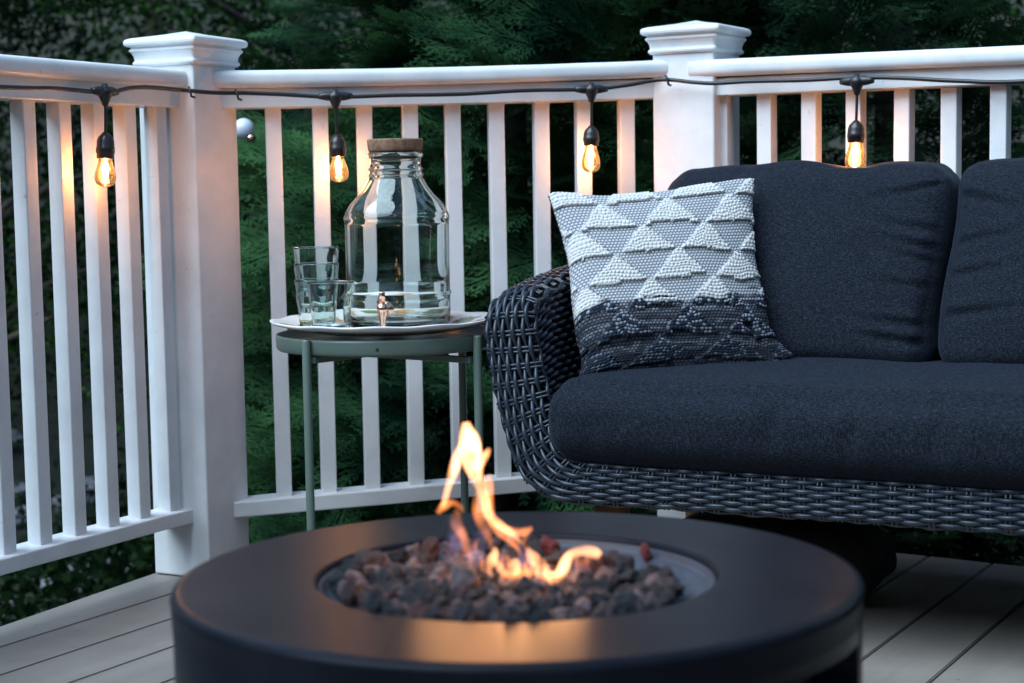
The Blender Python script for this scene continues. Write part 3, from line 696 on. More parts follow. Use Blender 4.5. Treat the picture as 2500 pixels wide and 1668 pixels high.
# ------------------------------------------------------------------ throw pillow
def curve(pts, n): r_, _ = interp([(*p, 0.) for p in pts], n); return r_[:, :2]
NU, NV = 430, 430
top = curve([(1257, 449), (1285, 445), (1390, 451), (1500, 443), (1620, 424), (1700, 411), (1727, 414)], NU)
bot = curve([(1316, 899), (1365, 872), (1500, 858), (1650, 850), (1760, 846), (1836, 829)], NU)
lef = curve([(1316, 899), (1334, 838), (1322, 780), (1312, 700), (1304, 610), (1282, 520), (1257, 449)], NV)
rig = curve([(1836, 829), (1795, 800), (1768, 755), (1748, 670), (1730, 580), (1727, 490), (1727, 414)], NV)
u = np.linspace(0, 1, NU)[None, :, None]; v = np.linspace(0, 1, NV)[:, None, None]
Pp = (1-v)*bot[None]+v*top[None]+(1-u)*lef[:, None]+u*rig[:, None]-((1-u)*(1-v)*bot[0]+u*(1-v)*bot[-1]+(1-u)*v*top[0]+u*v*top[-1])
u2, v2 = u[..., 0]+0*v[..., 0], v[..., 0]+0*u[..., 0]
# depths of the four corners: it leans from the front of the seat back on to the cushion
def sdep(t, b): return (SO+SD*t+SB*b)[1]
dep = (1-u2)*(1-v2)*sdep(-.095, .06)+u2*(1-v2)*sdep(.25, .365)+(1-u2)*v2*sdep(-.218, .20)+u2*v2*sdep(.10, .475)
def at_arr(PX, D_):
    uu, vv = PX[..., 0]*K-1250, PX[..., 1]*K-834; c, s = math.cos(RO), math.sin(RO); uu, vv = c*uu-s*vv, s*uu+c*vv
    x = uu/F_; y = -vv/F_; q = np.stack([x, math.cos(TH)+y*math.sin(TH), -math.sin(TH)+y*math.cos(TH)], -1)
    return np.array([0, 0, H])+q*(D_/q[..., 1])[..., None]
FR = at_arr(Pp, dep)
us, vs = 2*u2-1, 2*v2-1
puff = (np.clip(1-np.abs(us)**2.3, 0, 1)*np.clip(1-np.abs(vs)**2.3, 0, 1))**.55
nrm = np.cross(np.gradient(FR, axis=1), np.gradient(FR, axis=0)); nrm /= np.linalg.norm(nrm, axis=-1)[..., None]+1e-12
if nrm[NV//2, NU//2, 1] > 0: nrm = -nrm
# weave: ground of small dots, raised triangles of thick loops
NWU, NWV = 55, 66
cu, cv = u2*NWU, v2*NWV
row = np.floor(cv); dot = np.abs(np.sin(np.pi*(cu+.5*(row % 2))))*np.abs(np.sin(np.pi*cv)); dot = dot**.7
RH = .148; PW = .325; vb = (v2-.030+.010*np.sin(u2*7.+1.)+.004*np.sin(u2*19.+v2*9))/RH; ri = np.floor(vb); fv = vb-ri
uo = (u2+.10+.5*PW*(ri % 2)+.012*np.sin(ri*3.1))/PW; fu = np.abs(uo-np.floor(uo)-.5)*2
NZ = np.array([[mnoise.noise(Vector((a*9, b*9, 3))) for a in np.linspace(0, 1, 70)] for b in np.linspace(0, 1, 70)])
iu = np.clip((u2*69), 0, 68.999); iv = np.clip((v2*69), 0, 68.999); i0, j0 = iv.astype(int), iu.astype(int); fi_, fj_ = iv-i0, iu-j0
NZ = NZ[i0, j0]*(1-fi_)*(1-fj_)+NZ[i0+1, j0]*fi_*(1-fj_)+NZ[i0, j0+1]*(1-fi_)*fj_+NZ[i0+1, j0+1]*fi_*fj_
stp = np.floor(v2*58)/58; fvs = (stp-.030+.010*np.sin(u2*7.+1.)+.004*np.sin(u2*19.+v2*9))/RH; fvs = fvs-np.floor(fvs)
tri = np.clip(((1-fvs)*.86+.02+.10*NZ-fu)/.06+.5, 0, 1)*(fv > .02+.05*NZ)
LWU, LWV = 52, 58
lu, lv = u2*LWU+.7*NZ, v2*LWV+.35*np.sin(u2*23+NZ*6); lrow = np.floor(lv); lcol = np.floor(lu+.5*(lrow % 2)*.6)
h1 = np.modf(np.sin(lcol*127.1+lrow*311.7)*43758.5453)[0]; h1 = np.abs(h1)
loop = (.9+.25*rng.random(u2.shape))*(np.abs(np.sin(np.pi*(lu+.3*(lrow % 2))))**.5)*(np.abs(np.sin(np.pi*lv))**.6)*(.75+.4*h1)
rj = np.abs(np.modf(np.sin(np.floor(v2*NWV)*57.31+np.floor(u2*6)*3.3)*4375.5453)[0])
dark = np.clip((.385+.018*np.sin(u2*9)+.02*(u2-.5)+.034*(rj-.5)+.03*NZ-v2)/.016+.5, 0, 1)
rowd = np.floor(v2*NWV); hd = np.abs(np.modf(np.sin(np.floor(cu*.5+rowd*3.7)*12.9898+rowd*78.233)*43758.5453)[0])
disp = .0013*dot*(1-tri)+tri*(.0055+.0028*loop)+.0016*(1-tri)*dark*hd
fuzz = rng.random(u2.shape)
disp = disp+.0004*fuzz
bulge = .052*puff+.003*np.sin(us*5+vs*3)*puff
fold = -.007*np.exp(-((v2-.13-.10*u2)/.03)**2)*np.clip(1.2-u2*1.0, 0, 1)-.008*np.exp(-((us-.86-(v2-.08)*-.9)/.05)**2)*(v2 < .25)
FRd = FR+nrm*(bulge+disp+fold)[..., None]
cL0, cL1 = np.array([.12, .13, .16]), np.array([.60, .60, .60]); cT0, cT1 = np.array([.50, .49, .47]), np.array([.61, .595, .57])
cD0, cD1 = np.array([.005, .007, .012]), np.array([.045, .050, .064])
dd = dot[..., None]; lp = loop[..., None]; tr = tri[..., None]; dk = dark[..., None]
light = (cL0+(cL1-cL0)*np.clip(dd*1.25-.22, 0, 1))*(1-tr)+(cT0+(cT1-cT0)*np.clip(lp, 0, 1))*tr
fl = ((hd > .45)*np.clip(dot*1.4-.2, 0, 1))[..., None]
fade = np.clip((v2-.10)/.28, 0, 1)[..., None]
rh = np.abs(np.modf(np.sin(rowd*91.7)*4375.5)[0])
sn = np.sin(u2*17+rowd*2.3+4*NZ)*.5+np.sin(u2*41+rowd*5.1)*.35
stk = np.clip(.25+.55*rh+.5*sn, 0, 1)[..., None]*fade**.7
gd = cD0+(cD1-cD0)*np.clip(dd*.9, 0, 1)*(.35+.65*fade)+np.array([.17, .175, .19])*stk*(.45+.9*np.clip((v2-.27)/.10, 0, 1)[..., None])*np.clip(dd*1.3-.25, 0, 1)+.6*fl*np.array([.28, .30, .34])*(.25+.75*fade)*(np.sin(v2*NWV*.9)[..., None] > -.2)
td = cD0*1.2+np.array([.014, .018, .028])*lp+((h1 > .55)*np.clip(loop*1.5-.45, 0, 1))[..., None]*np.array([.30, .32, .36])*(.25+.75*fade)
darkc = gd*(1-tr)+td*tr
colr = np.clip(light*(1-dk)+darkc*dk, 0, 1)*(.92+.16*fuzz[..., None])
nb = 60
su = np.linspace(0, NU-1, nb).astype(int); sv = np.linspace(0, NV-1, nb).astype(int)
BKp = FR[np.ix_(sv, su)]-nrm[np.ix_(sv, su)]*(.050*puff[np.ix_(sv, su)]+.0015)[..., None]
VF = FRd.reshape(-1, 3); ii = (np.arange(NV-1)[:, None]*NU+np.arange(NU-1)[None]).ravel()
F1_ = np.stack([ii, ii+1, ii+NU+1, ii+NU], 1)
VB = BKp.reshape(-1, 3); o0 = len(VF); ii = (np.arange(nb-1)[:, None]*nb+np.arange(nb-1)[None]).ravel()+o0
F2_ = np.stack([ii+nb, ii+nb+1, ii+1, ii], 1)
# close the rim with a strip from the front edge down to the back edge
def rim(front_idx, back_idx):
    q = []; m = len(back_idx)
    for i in range(len(front_idx)-1):
        j0, j1 = int(i/(len(front_idx)-1)*(m-1)+.5), int((i+1)/(len(front_idx)-1)*(m-1)+.5)
        q.append((front_idx[i], front_idx[i+1], back_idx[j1], back_idx[j0]))
    return q
fi = lambda r_, c_: r_*NU+c_; bi = lambda r_, c_: o0+r_*nb+c_
rq = rim([fi(0, c) for c in range(NU)][::-1], [bi(0, c) for c in range(nb)][::-1])+rim([fi(NV-1, c) for c in range(NU)], [bi(nb-1, c) for c in range(nb)])+rim([fi(r_, 0) for r_ in range(NV)], [bi(r_, 0) for r_ in range(nb)])+rim([fi(r_, NU-1) for r_ in range(NV)][::-1], [bi(r_, nb-1) for r_ in range(nb)][::-1])
allF = np.concatenate([F1_, F2_, np.array(rq)])
cb = np.tile(np.array([.012, .014, .022]), (len(VB), 1))
pil = mesh('throw_pillow', np.concatenate([VF, VB]), allF, M_PILLOW, col=np.concatenate([colr.reshape(-1, 3), cb]))
tag(pil, 'square woven throw pillow, white raised triangles above a navy band, on the sofa', 'throw pillow')

# ------------------------------------------------------------------ fire pit
FC = np.array([.001, 1.812]); FH = .431; FR_ = .36
pit = empty('fire_pit_table', (*FC, 0), 'round matt charcoal fire pit table in the foreground', 'fire pit')
k = 240; prof = [(.001, .012), (.335, .012), (.345, .02), (.350, .05), (.352, .20), (.352, .30), (.352, .334), (.352, .337), (.352, .379), (.352, .382), (.353, .40), (.3535, FH-.012), (.3545, FH-.008), (.3535, FH-.005), (.3515, FH-.002), (.349, FH-.0007), (.3465, FH-.0003), (.3452, FH-.0001), (.3445, FH), (.342, FH), (.2180, FH), (.2150, FH), (.2140, FH-.0001), (.2115, FH-.001), (.2100, FH-.004), (.2095, FH-.012), (.2090, FH-.03), (.2085, FH-.05)]
prof = [(r_*1.018 if r_ > .3 else r_, z) for r_, z in prof]
V, Fq = lathe(prof, (*FC, 0), k); V = np.array(V)
for i, (r_, z) in enumerate(prof):
    if abs(z-.337) < .0001 or abs(z-.379) < .0001:
        for j in range(k):
            a = j/k*360
            if 300 <= a <= 338: V[i*k+j, :2] = FC+(V[i*k+j, :2]-FC)*.90
mesh('pit_body', V, Fq, M_PIT, pit)
V, Fq = lathe([(.2085, FH-.006), (.2060, FH-.0055), (.2050, FH-.008), (.2045, FH-.013), (.198, FH-.0145), (.192, FH-.0150), (.182, FH-.026), (.172, FH-.032), (.160, FH-.035), (.001, FH-.036), (.001, FH-.04), (.165, FH-.039), (.2085, FH-.02)], (*FC, 0), 160)
mesh('burner_pan', V, Fq, M_PAN, pit)

def rock_mat():
    m, nt, out = nodes('lava_rock'); L = nt.links.new; p = nt.nodes.new('ShaderNodeBsdfPrincipled'); L(p.outputs[0], out.inputs[0])
    oi = nt.nodes.new('ShaderNodeObjectInfo'); tc = nt.nodes.new('ShaderNodeTexCoord')
    c = ramp(nt, oi.outputs['Random'], [(0, (.006, .008, .013)), (.35, (.015, .016, .024)), (.55, (.036, .028, .034)), (.74, (.085, .062, .070)), (.86, (.15, .115, .13)), (.93, (.085, .026, .022)), (1, (.010, .012, .018))])
    n = S(nt.nodes.new('ShaderNodeTexNoise'), Scale=160., Detail=4, Roughness=.7); L(tc.outputs['Object'], n.inputs[0])
    mx = nt.nodes.new('ShaderNodeMix'); mx.data_type = 'RGBA'; mx.blend_type = 'MULTIPLY'; mx.inputs[0].default_value = .8; L(c, mx.inputs[6]); L(ramp(nt, n.outputs[0], [(.36, (.15, .15, .15)), (.62, (1.6, 1.6, 1.6))]), mx.inputs[7]); L(mx.outputs[2], p.inputs['Base Color'])
    b = S(nt.nodes.new('ShaderNodeBump'), Strength=.9, Distance=.002); L(n.outputs[0], b.inputs['Height']); L(b.outputs[0], p.inputs['Normal']); S(p, Roughness=.8); return m
M_ROCK = rock_mat()
M_RED = mat('red_lava', (.13, .016, .016), .8, noise=(120, (.07, .015, .02), .4, .65), bump=(200, .9, .002))
rock_me = []
for s_ in range(9):
    bm = bmesh.new(); bmesh.ops.create_icosphere(bm, subdivisions=3, radius=1)
    off = Vector((s_*13.1, s_*7.7, 2)); st_ = Vector((random.uniform(.75, 1.25), random.uniform(.7, 1.1), random.uniform(.6, .9)))
    for v_ in bm.verts:
        d_ = v_.co.normalized(); q = 1+.50*mnoise.noise(d_*1.4+off)-.34*abs(mnoise.noise(d_*2.9+off))+.12*mnoise.noise(d_*7+off)+.07*mnoise.noise(d_*17+off)
        v_.co = Vector((d_.x*q*st_.x, d_.y*q*st_.y, d_.z*q*st_.z))
    me_ = bpy.data.meshes.new('lava_rock'); bm.to_mesh(me_); bm.free(); me_.materials.append(M_ROCK)
    me_.polygons.foreach_set('use_smooth', [False]*len(me_.polygons)); rock_me.append(me_)
RC = np.array([-.016, .0])
placed = []
def rock(x, y, z, s, label=None, m=None, group='lava rocks heaped in the fire pit bowl'):
    me_ = rock_me[random.randrange(9)]
    if m: me_ = me_.copy(); me_.materials[0] = m
    o = bpy.data.objects.new('lava_rock', me_); COL.objects.link(o); o.location = (FC[0]+x, FC[1]+y, z); o.scale = (s, s, s); o.rotation_euler = [random.uniform(0, 6.28) for _ in range(3)]
    tag(o, label or 'small rough grey or brown lava rock in the fire pit bowl', 'lava rock', None if label else group)
tries = 0
while len(placed) < 285 and tries < 40000:
    tries += 1; a = random.uniform(0, 6.283); rr_ = .190*math.sqrt(random.random()); x, y = RC[0]+rr_*math.cos(a)*.97, RC[1]+rr_*math.sin(a)
    if math.hypot(x, y) > .189: continue
    if x > .03 and y > .175-(x-.03)*.95: continue
    s = random.uniform(.0090, .0150) if random.random() < .62 else random.uniform(.0150, .0215)
    lay = 0
    if any(math.hypot(x-p[0], y-p[1]) < (s+p[2])*.62 for p in placed): continue
    placed.append((x, y, s)); hz_ = max(0, math.hypot(x, y)-.155)*.55
    rock(x, y, FH-.029+s*.55+hz_+.013*max(0, 1-(rr_/.17)**2), s)
rock(*(at(1483, 1285, 1.935)[:2]-FC), .424, .0105, 'reddish lava rock at the right end of the heap', M_RED)
rock(*(at(1264, 1262, 1.975)[:2]-FC), .425, .0115, 'glowing reddish lava rock just behind the low flames', M_RED)

# ------------------------------------------------------------------ flames
flame = empty('flame', (*FC, FH-.02), 'orange gas flame rising from the lava rocks', 'flame')
def tongue(keys, depth, m, flat=.6, n=34):
    r_, _ = interp([(a, b, c) for a, b, c in [(x, y, 0) for x, y, w_ in keys]], n)
    ks = np.array(keys, float); d_ = np.r_[0, np.cumsum(np.hypot(np.diff(ks[:, 0]), np.diff(ks[:, 1])))]; wv = np.interp(np.linspace(0, d_[-1], n), d_, ks[:, 2])
    wv = np.convolve(np.pad(wv, 2, 'edge'), np.ones(5)/5, 'valid')
    dp = np.broadcast_to(np.asarray(depth, float), (2,)); dpt = np.linspace(dp[0], dp[1], n)
    P = np.array([at(x, y, dd_) for (x, y, _), dd_ in zip(r_, dpt)])
    r3 = 1.05*wv*K/F_*dpt*(1+.12*np.sin(np.linspace(0, 9, n)+keys[0][0]))
    V, Fq = tube(P, np.maximum(r3, .0006), 16, flat=flat, up=(0, -1, 0)); mesh('flame_tongue', V, Fq, m, flame)
D0 = 1.84; D1 = 1.785
tongue([(1196, 1248, 2), (1178, 1228, 8), (1150, 1208, 11), (1124, 1186, 14), (1112, 1150, 12), (1104, 1118, 12), (1090, 1085, 14), (1080, 1050, 22), (1078, 1015, 28), (1072, 988, 20), (1069, 970, 5)], (D0, D0), M_FLAME)
tongue([(1066, 1010, 8), (1052, 1045, 12), (1040, 1085, 10), (1028, 1120, 8), (1020, 1150, 7), (1014, 1165, 3)], (D0, D0), M_FLAME)
tongue([(1078, 1092, 4), (1092, 1074, 8), (1105, 1056, 11), (1116, 1041, 9), (1123, 1030, 3)], (D0, D0), M_FLAME, .7)
tongue([(1132, 1192, 3), (1126, 1160, 8), (1122, 1125, 10), (1121, 1100, 9), (1124, 1090, 3)], (D0, D0+.01), M_FLAME2, .7)
tongue([(1004, 1178, 6), (1018, 1163, 9), (1035, 1154, 8), (1052, 1160, 7), (1062, 1172, 3)], (D0, D0), M_FLAME2, .6)
tongue([(1050, 1170, 5), (1046, 1198, 13), (1058, 1222, 13), (1072, 1252, 9), (1080, 1290, 5), (1082, 1312, 2)], (D0, D0-.03), M_FLAME2, .35)
tongue([(1092, 1130, 4), (1096, 1170, 12), (1110, 1210, 14), (1124, 1240, 8), (1128, 1262, 2)], (D0+.01, D0), M_FLAME2, .3)
tongue([(1140, 1206, 3), (1162, 1214, 8), (1188, 1222, 8), (1208, 1219, 10), (1221, 1212, 5)], (D0, D0+.01), M_FLAME2, .8)
tongue([(1205, 1262, 2), (1202, 1245, 4), (1206, 1225, 6)], (D0, D0), M_FLAME2, .6)
tongue([(1128, 1322, 3), (1122, 1305, 8), (1130, 1285, 12), (1136, 1268, 9), (1134, 1256, 3)], (D1, D1), M_FLAME)
tongue([(1138, 1290, 6), (1150, 1306, 9), (1162, 1315, 8), (1178, 1310, 14), (1182, 1296, 13), (1180, 1284, 8)], (D1, D1), M_FLAME, .5)
tongue([(1196, 1324, 3), (1190, 1310, 6), (1186, 1296, 6)], (D1-.005, D1), M_FLAME2, .5)
tongue([(1228, 1318, 3), (1234, 1304, 10), (1228, 1288, 14), (1216, 1270, 11), (1210, 1256, 3)], (D1+.005, D1+.01), M_FLAME)
tongue([(1266, 1342, 3), (1258, 1322, 7), (1250, 1300, 8), (1245, 1282, 3)], (D1-.01, D1), M_FLAME)
tongue([(1262, 1316, 4), (1276, 1318, 9), (1290, 1308, 12), (1298, 1290, 11), (1312, 1272, 11), (1338, 1264, 12), (1362, 1268, 13), (1376, 1276, 8)], (D1, D1+.01), M_FLAME, .7)
tongue([(1340, 1312, 2), (1334, 1298, 6), (1340, 1284, 6)], (D1, D1), M_FLAME2, .5)
tongue([(1150, 1330, 3), (1158, 1318, 9), (1172, 1322, 11), (1195, 1318, 12), (1214, 1314, 9), (1222, 1300, 4)], (D1-.01, D1-.01), M_FLAME2, .6)
tongue([(1228, 1312, 4), (1240, 1320, 10), (1262, 1322, 11), (1280, 1326, 9), (1300, 1318, 5)], (D1-.01, D1-.01), M_FLAME2, .6)
tongue([(1090, 1010, 5), (1096, 1035, 10), (1100, 1060, 11), (1098, 1090, 7), (1094, 1110, 3)], (D0+.006, D0+.006), M_FLAME, .6)
tongue([(1118, 1180, 4), (1132, 1205, 9), (1150, 1225, 10), (1172, 1242, 8), (1190, 1262, 4), (1194, 1275, 2)], (D0+.012, D0+.012), M_FLAME2, .6)
for fx, fy, hh_, ww_, lean in ((1108, 1300, 26, 6, -6), (1150, 1296, 22, 6, 5), (1168, 1302, 30, 7, -4), (1205, 1306, 26, 6, 6), (1222, 1300, 22, 5, 8), (1252, 1312, 34, 6, -8), (1285, 1316, 26, 7, 6), (1304, 1302, 30, 7, -4), (1322, 1296, 26, 6, 8), (1348, 1290, 24, 5, -5), (1090, 1262, 24, 5, 5), (1066, 1270, 30, 5, -8)):
    tongue([(fx, fy+10, 2), (fx+lean*.2, fy, ww_), (fx+lean*.1, fy-hh_*.45, ww_*.9), (fx+lean, fy-hh_*.8, ww_*.5), (fx+lean*1.3, fy-hh_, 1.2)], (D1-.006*(fx % 3), D1), M_FLAME2, .7, 18)
for kk in ([(1040, 1300, 4), (1030, 1270, 20), (1050, 1235, 22), (1040, 1200, 12), (1030, 1180, 3)], [(1100, 1310, 6), (1090, 1280, 24), (1100, 1240, 20), (1120, 1215, 4)], [(1210, 1330, 5), (1215, 1310, 22), (1200, 1270, 18), (1185, 1245, 4)], [(1330, 1345, 5), (1340, 1325, 22), (1320, 1300, 18), (1330, 1285, 4)], [(1000, 1320, 4), (1020, 1305, 14), (1060, 1300, 12), (1075, 1285, 3)]):
    tongue(kk, (D0-.02, D0+.02), M_FLAME3, .6)
point('flame_glow', at(1085, 1130, 1.85), (1., .45, .17), .36, .07, flame)
point('flame_glow', at(1240, 1275, 1.80), (1., .45, .17), .30, .05, flame)

# ------------------------------------------------------------------ gas hose under the sofa, globe in the garden
hz = [(-.30, 1.06, .10), (-.207, 1.123-.30, .03)]
P_ = [np.array([*sw((t, b, 0))[0][:2], z]) for t, b, z in [(-.05, .56, .26), (-.07, .66, .18), (-.11, .70, .08), (-.16, .66, .02), (-.20, .55, .011), (-.20, .35, .011), (-.18, .10, .011), (-.14, -.15, .011), (-.12, -.42, .011)]]
q_, _ = interp(P_, 140); V, Fq = tube(q_, .010, 10); tag(mesh('gas_hose', V, Fq, M_BLACK, None), 'thick black hose curving over the deck under the sofa', 'hose')
def bag_fn(P, U):
    P = P.copy(); P += (nz(P, 7., 3)*.016+nz(P, 22., 1)*.006)[:, None]*np.sign(U)*np.array([.6, 1, .8]); P[:, 2] *= 1-.18*np.abs(U[:, 0])**2
    return P+np.array([.16, .47, .088])
tag(cushion('cloth_bundle', (.23, .13, .080), (.07, .07, .06), .02, bag_fn, None, mat('black_cloth', (.006, .006, .007), .85, bump=(60, .5, .004))), 'dark bundle lying on the deck under the sofa', 'bundle')
gp = at(559, 296, 4.6)
gl = empty('globe_light', (gp[0]-.012, gp[1], -1.15), 'white globe garden light just right of the left post', 'globe light')
V, Fq = lathe([(.001, -.028)]+[(.028*math.cos(R(a)), .028*math.sin(R(a))) for a in range(-80, 90, 10)]+[(.001, .028)], gp, 32); mesh('globe', V, Fq, mat('opal_globe', (.62, .66, .74), .15, coat=.5), gl)
V, Fq = lathe([(.001, 0), (.012, 0), (.013, .003), (.012, .010), (.009, .013), (.001, .013)], gp+np.array([.018, -.012, -.022]), 20, axis=(.6, -.4, -.7)); mesh('globe_fitting', V, Fq, M_BRASS, gl)
V, Fq = tube([(gp[0]-.012, gp[1], -1.15), (gp[0]-.012, gp[1], 0), (gp[0]-.004, gp[1], gp[2]-.02)], .006, 8); mesh('stake', V+np.array([-.07, 0, 0])*(V[:, 2:3] < gp[2]-.015), Fq, M_BLACK, gl)

# ------------------------------------------------------------------ trees
def spray_mesh(seed):
    """flat feathery conifer frond about .30 long, in local x (length) / y (width)"""
    r_ = np.random.default_rng(seed); V = []; Fq = []
    def leaf(p, d, L_, w_):
        n_ = np.array([-d[1], d[0], 0]); b = len(V); V.extend([p-n_*w_*.5, p+d*L_*.45-n_*w_*.55, p+d*L_, p+d*L_*.45+n_*w_*.55]); Fq.append((b, b+1, b+2, b+3))
    Ln = .30
    for i in range(15):
        f = (i+.5)/15
        for sd_ in (-1, 1):
            ang = sd_*R(48-14*f+r_.uniform(-7, 7)); p = np.array([Ln*f, 0, -.05*f*f]); bl = Ln*.46*(1-f)**.75*r_.uniform(.75, 1.1)*(.55+.45*min(1, f*5))+.02
            d = np.array([math.cos(ang), math.sin(ang), r_.uniform(-.22, .05)])
            leaf(p, d, bl, .006)
            nn_ = max(2, int(bl/.020))
            for j in range(nn_):
                g_ = (j+.6)/nn_; q = p+d*bl*g_
                for s2 in (-1, 1):
                    a2 = ang+s2*R(38+r_.uniform(-8, 8)); dd_ = np.array([math.cos(a2), math.sin(a2), r_.uniform(-.25, .1)])
                    leaf(q, dd_, .034*(1-g_*.45)*r_.uniform(.8, 1.15), .0062)
    leaf(np.array([0, 0, 0.]), np.array([1, 0, -.1]), Ln, .006)
    return np.array(V), np.array(Fq)
SPR = [spray_mesh(s_) for s_ in range(3)]
def place(meshes, Pos, Dir, Up, Sc):
    """vectorised copies of small meshes oriented along Dir"""
    VV = []; FF = []; n0 = 0
    Dn = Dir/np.linalg.norm(Dir, axis=1)[:, None]; Sd = np.cross(Up, Dn); Sd /= np.linalg.norm(Sd, axis=1)[:, None]+1e-9; Un = np.cross(Dn, Sd)
    ch = rng.integers(0, len(meshes), len(Pos))
    for m_i, (V, Fq) in enumerate(meshes):
        s_ = np.where(ch == m_i)[0]
        if not len(s_): continue
        W = Pos[s_][:, None]+Sc[s_][:, None, None]*(V[None, :, :1]*Dn[s_][:, None]+V[None, :, 1:2]*Sd[s_][:, None]+V[None, :, 2:3]*Un[s_][:, None])
        FF.append((Fq[None]+(np.arange(len(s_))*len(V))[:, None, None]+n0).reshape(-1, Fq.shape[1])); VV.append(W.reshape(-1, 3)); n0 += len(s_)*len(V)
    return np.concatenate(VV), np.concatenate(FF)
def conifer(name, c, Rb, Ht, n, label, m, z0=-1.15, toward=None, sc_=(.8, 1.35), fronds=None):
    root = empty(name, (*c, z0), label, 'tree', 'evergreens behind the railing')
    V, Fq = tube([(c[0], c[1], z0), (c[0]+.02, c[1], z0+Ht*.5), (c[0], c[1], z0+Ht)], [.09, .06, .01], 10); mesh('trunk', V, Fq, M_BARK, root)
    f = rng.random(n)**1.15; z = z0+.05+f*Ht; 
    if toward is None: a = rng.uniform(0, 2*np.pi, n)
    else: a = toward+rng.normal(0, .95, n)
    lob = 1+.16*np.sin(a*5+z*3.1)+.13*np.sin(a*3-z*5.3+c[0])
    rad = Rb*np.clip(1-f, .02, 1)**.55*lob*(1-.55*rng.random(n)**2.2)
    Pos = np.stack([c[0]+rad*np.cos(a), c[1]+rad*np.sin(a), z], 1)
    Dir = np.stack([np.cos(a+rng.normal(0, .55, n)), np.sin(a+rng.normal(0, .55, n)), rng.normal(.18, .38, n)], 1)
    Up = np.stack([rng.normal(0, .5, n), rng.normal(0, .5, n), np.ones(n)], 1)
    Sc = rng.uniform(*sc_, n)
    if fronds is not None:
        fp_, fd_ = fronds; k_ = len(fp_); Pos = np.vstack([Pos-Dir*.12, fp_]); Dir = np.vstack([Dir, fd_]); Up = np.vstack([Up, np.tile((.1, -.6, 1.), (k_, 1))+rng.normal(0, .25, (k_, 3))]); Sc = np.r_[Sc, rng.uniform(.8, 1.25, k_)]
    else: Pos = Pos-Dir*.12
    V, Fq = place(SPR, Pos, Dir, Up, Sc); mesh('crown', V, Fq, m, root, False)
    return root
FP = []; FD = []
for (fx, fy_, nf, sp_) in ((700, 400, 9, 60), (690, 520, 7, 50), (660, 620, 6, 60), (800, 440, 6, 50), (1090, 340, 7, 60), (1100, 520, 7, 60), (1180, 600, 6, 40), (640, 1000, 7, 70), (780, 950, 9, 90), (900, 1040, 8, 90), (1000, 900, 8, 80), (640, 1160, 8, 80), (1150, 80, 9, 90), (1250, 110, 8, 90), (600, 330, 3, 15)):
    for i in range(nf):
        y_ = random.uniform(4.75, 5.15); p = at(fx+random.uniform(-sp_, sp_), fy_+random.uniform(-sp_, sp_), y_); FP.append(p+np.array([.12, .05, -.03])); FD.append((-.8+random.gauss(0, .3), -.25+random.gauss(0, .25), .25+random.gauss(0, .25)))
conifer('cypress_tree', (-.02, 5.85), 1.05, 5.2, 1500, 'feathery evergreen behind the middle railing and the drink dispenser', M_CYP, toward=R(-95), fronds=(np.array(FP), np.array(FD)))
conifer('cypress_tree', (1.25, 5.75), 1.05, 5.4, 1300, 'dark feathery evergreen behind the right post and sofa end', M_CYP2, toward=R(-105))
conifer('cypress_tree', (2.45, 5.0), 1.0, 5.0, 1000, 'dark feathery evergreen behind the right railing at the picture edge', M_CYP2, toward=R(-120))
conifer('cypress_tree', (.65, 7.0), 1.2, 6.0, 700, 'taller evergreen standing further back between the two nearer ones', M_CYP, toward=R(-95), sc_=(1.3, 2.0))
LEAF = [(np.array([[0, -.0, 0], [.028, -.019, .004], [.065, 0, -.004], [.028, .019, .004]]), np.array([[0, 1, 2, 3]])), (np.array([[0, 0, 0], [.022, -.024, -.004], [.055, 0, .004], [.022, .024, -.004]]), np.array([[0, 1, 2, 3]]))]
def broadleaf(name, c, Rb, z0, z1, n, label, m, s=1.0, trunk=.12):
    n = int(n*2.4)
    root = empty(name, (*c, z0-.2), label, 'tree', 'leafy trees beyond the deck'); gz = -1.2
    root.location = (*c, gz)
    V, Fq = tube([(c[0], c[1], gz-.2), (c[0]+.1, c[1], (gz+z1)/2), (c[0], c[1]+.1, z1-.3)], [trunk, trunk*.7, trunk*.2], 10); tk = MB(); tk.add(V, Fq)
    ncl = 60; cl = []
    for i in range(ncl):
        a = random.uniform(0, 6.28); f = random.random(); zz = z0+(z1-z0)*f; rad = Rb*math.sqrt(random.random())*math.sin(math.pi*min(max(f*.85+.12, .05), .97))**.6
        q = (c[0]+rad*math.cos(a), c[1]+rad*math.sin(a), zz); cl.append(q)
        if i % 5 == 0:
            V, Fq = tube([(c[0], c[1], zz-.5), ((c[0]+q[0])/2, (c[1]+q[1])/2, zz-.15), q], [.035, .022, .008], 6); tk.add(V, Fq)
    tk.build('trunk', M_BARK, root)
    cl = np.array(cl); ch = rng.integers(0, ncl, n); Pos = cl[ch]+rng.normal(0, 1, (n, 3))*np.array([.30, .30, .20])*s
    V, Fq = place(LEAF, Pos, rng.normal(0, 1, (n, 3)), rng.normal(0, 1, (n, 3))+np.array([0, 0, 1.2]), rng.uniform(.5, 1.0, n)*s); mesh('crown', V, Fq, m, root, False)
    return root
broadleaf('broadleaf_tree', (-3.0, 9.4), 1.7, -.6, 4.2, 9000, 'leafy green tree seen through the gaps of the left railing', M_DEC, .8)
broadleaf('broadleaf_tree', (-4.6, 11.2), 2.1, -.8, 4.6, 9000, 'mid green tree at the far left edge of the picture', M_DEC2, 1.2)
broadleaf('broadleaf_tree', (-1.4, 11.4), 2.0, -.8, 4.6, 9000, 'darker leafy tree rising above the thick left post', M_DEC2, 1.2)
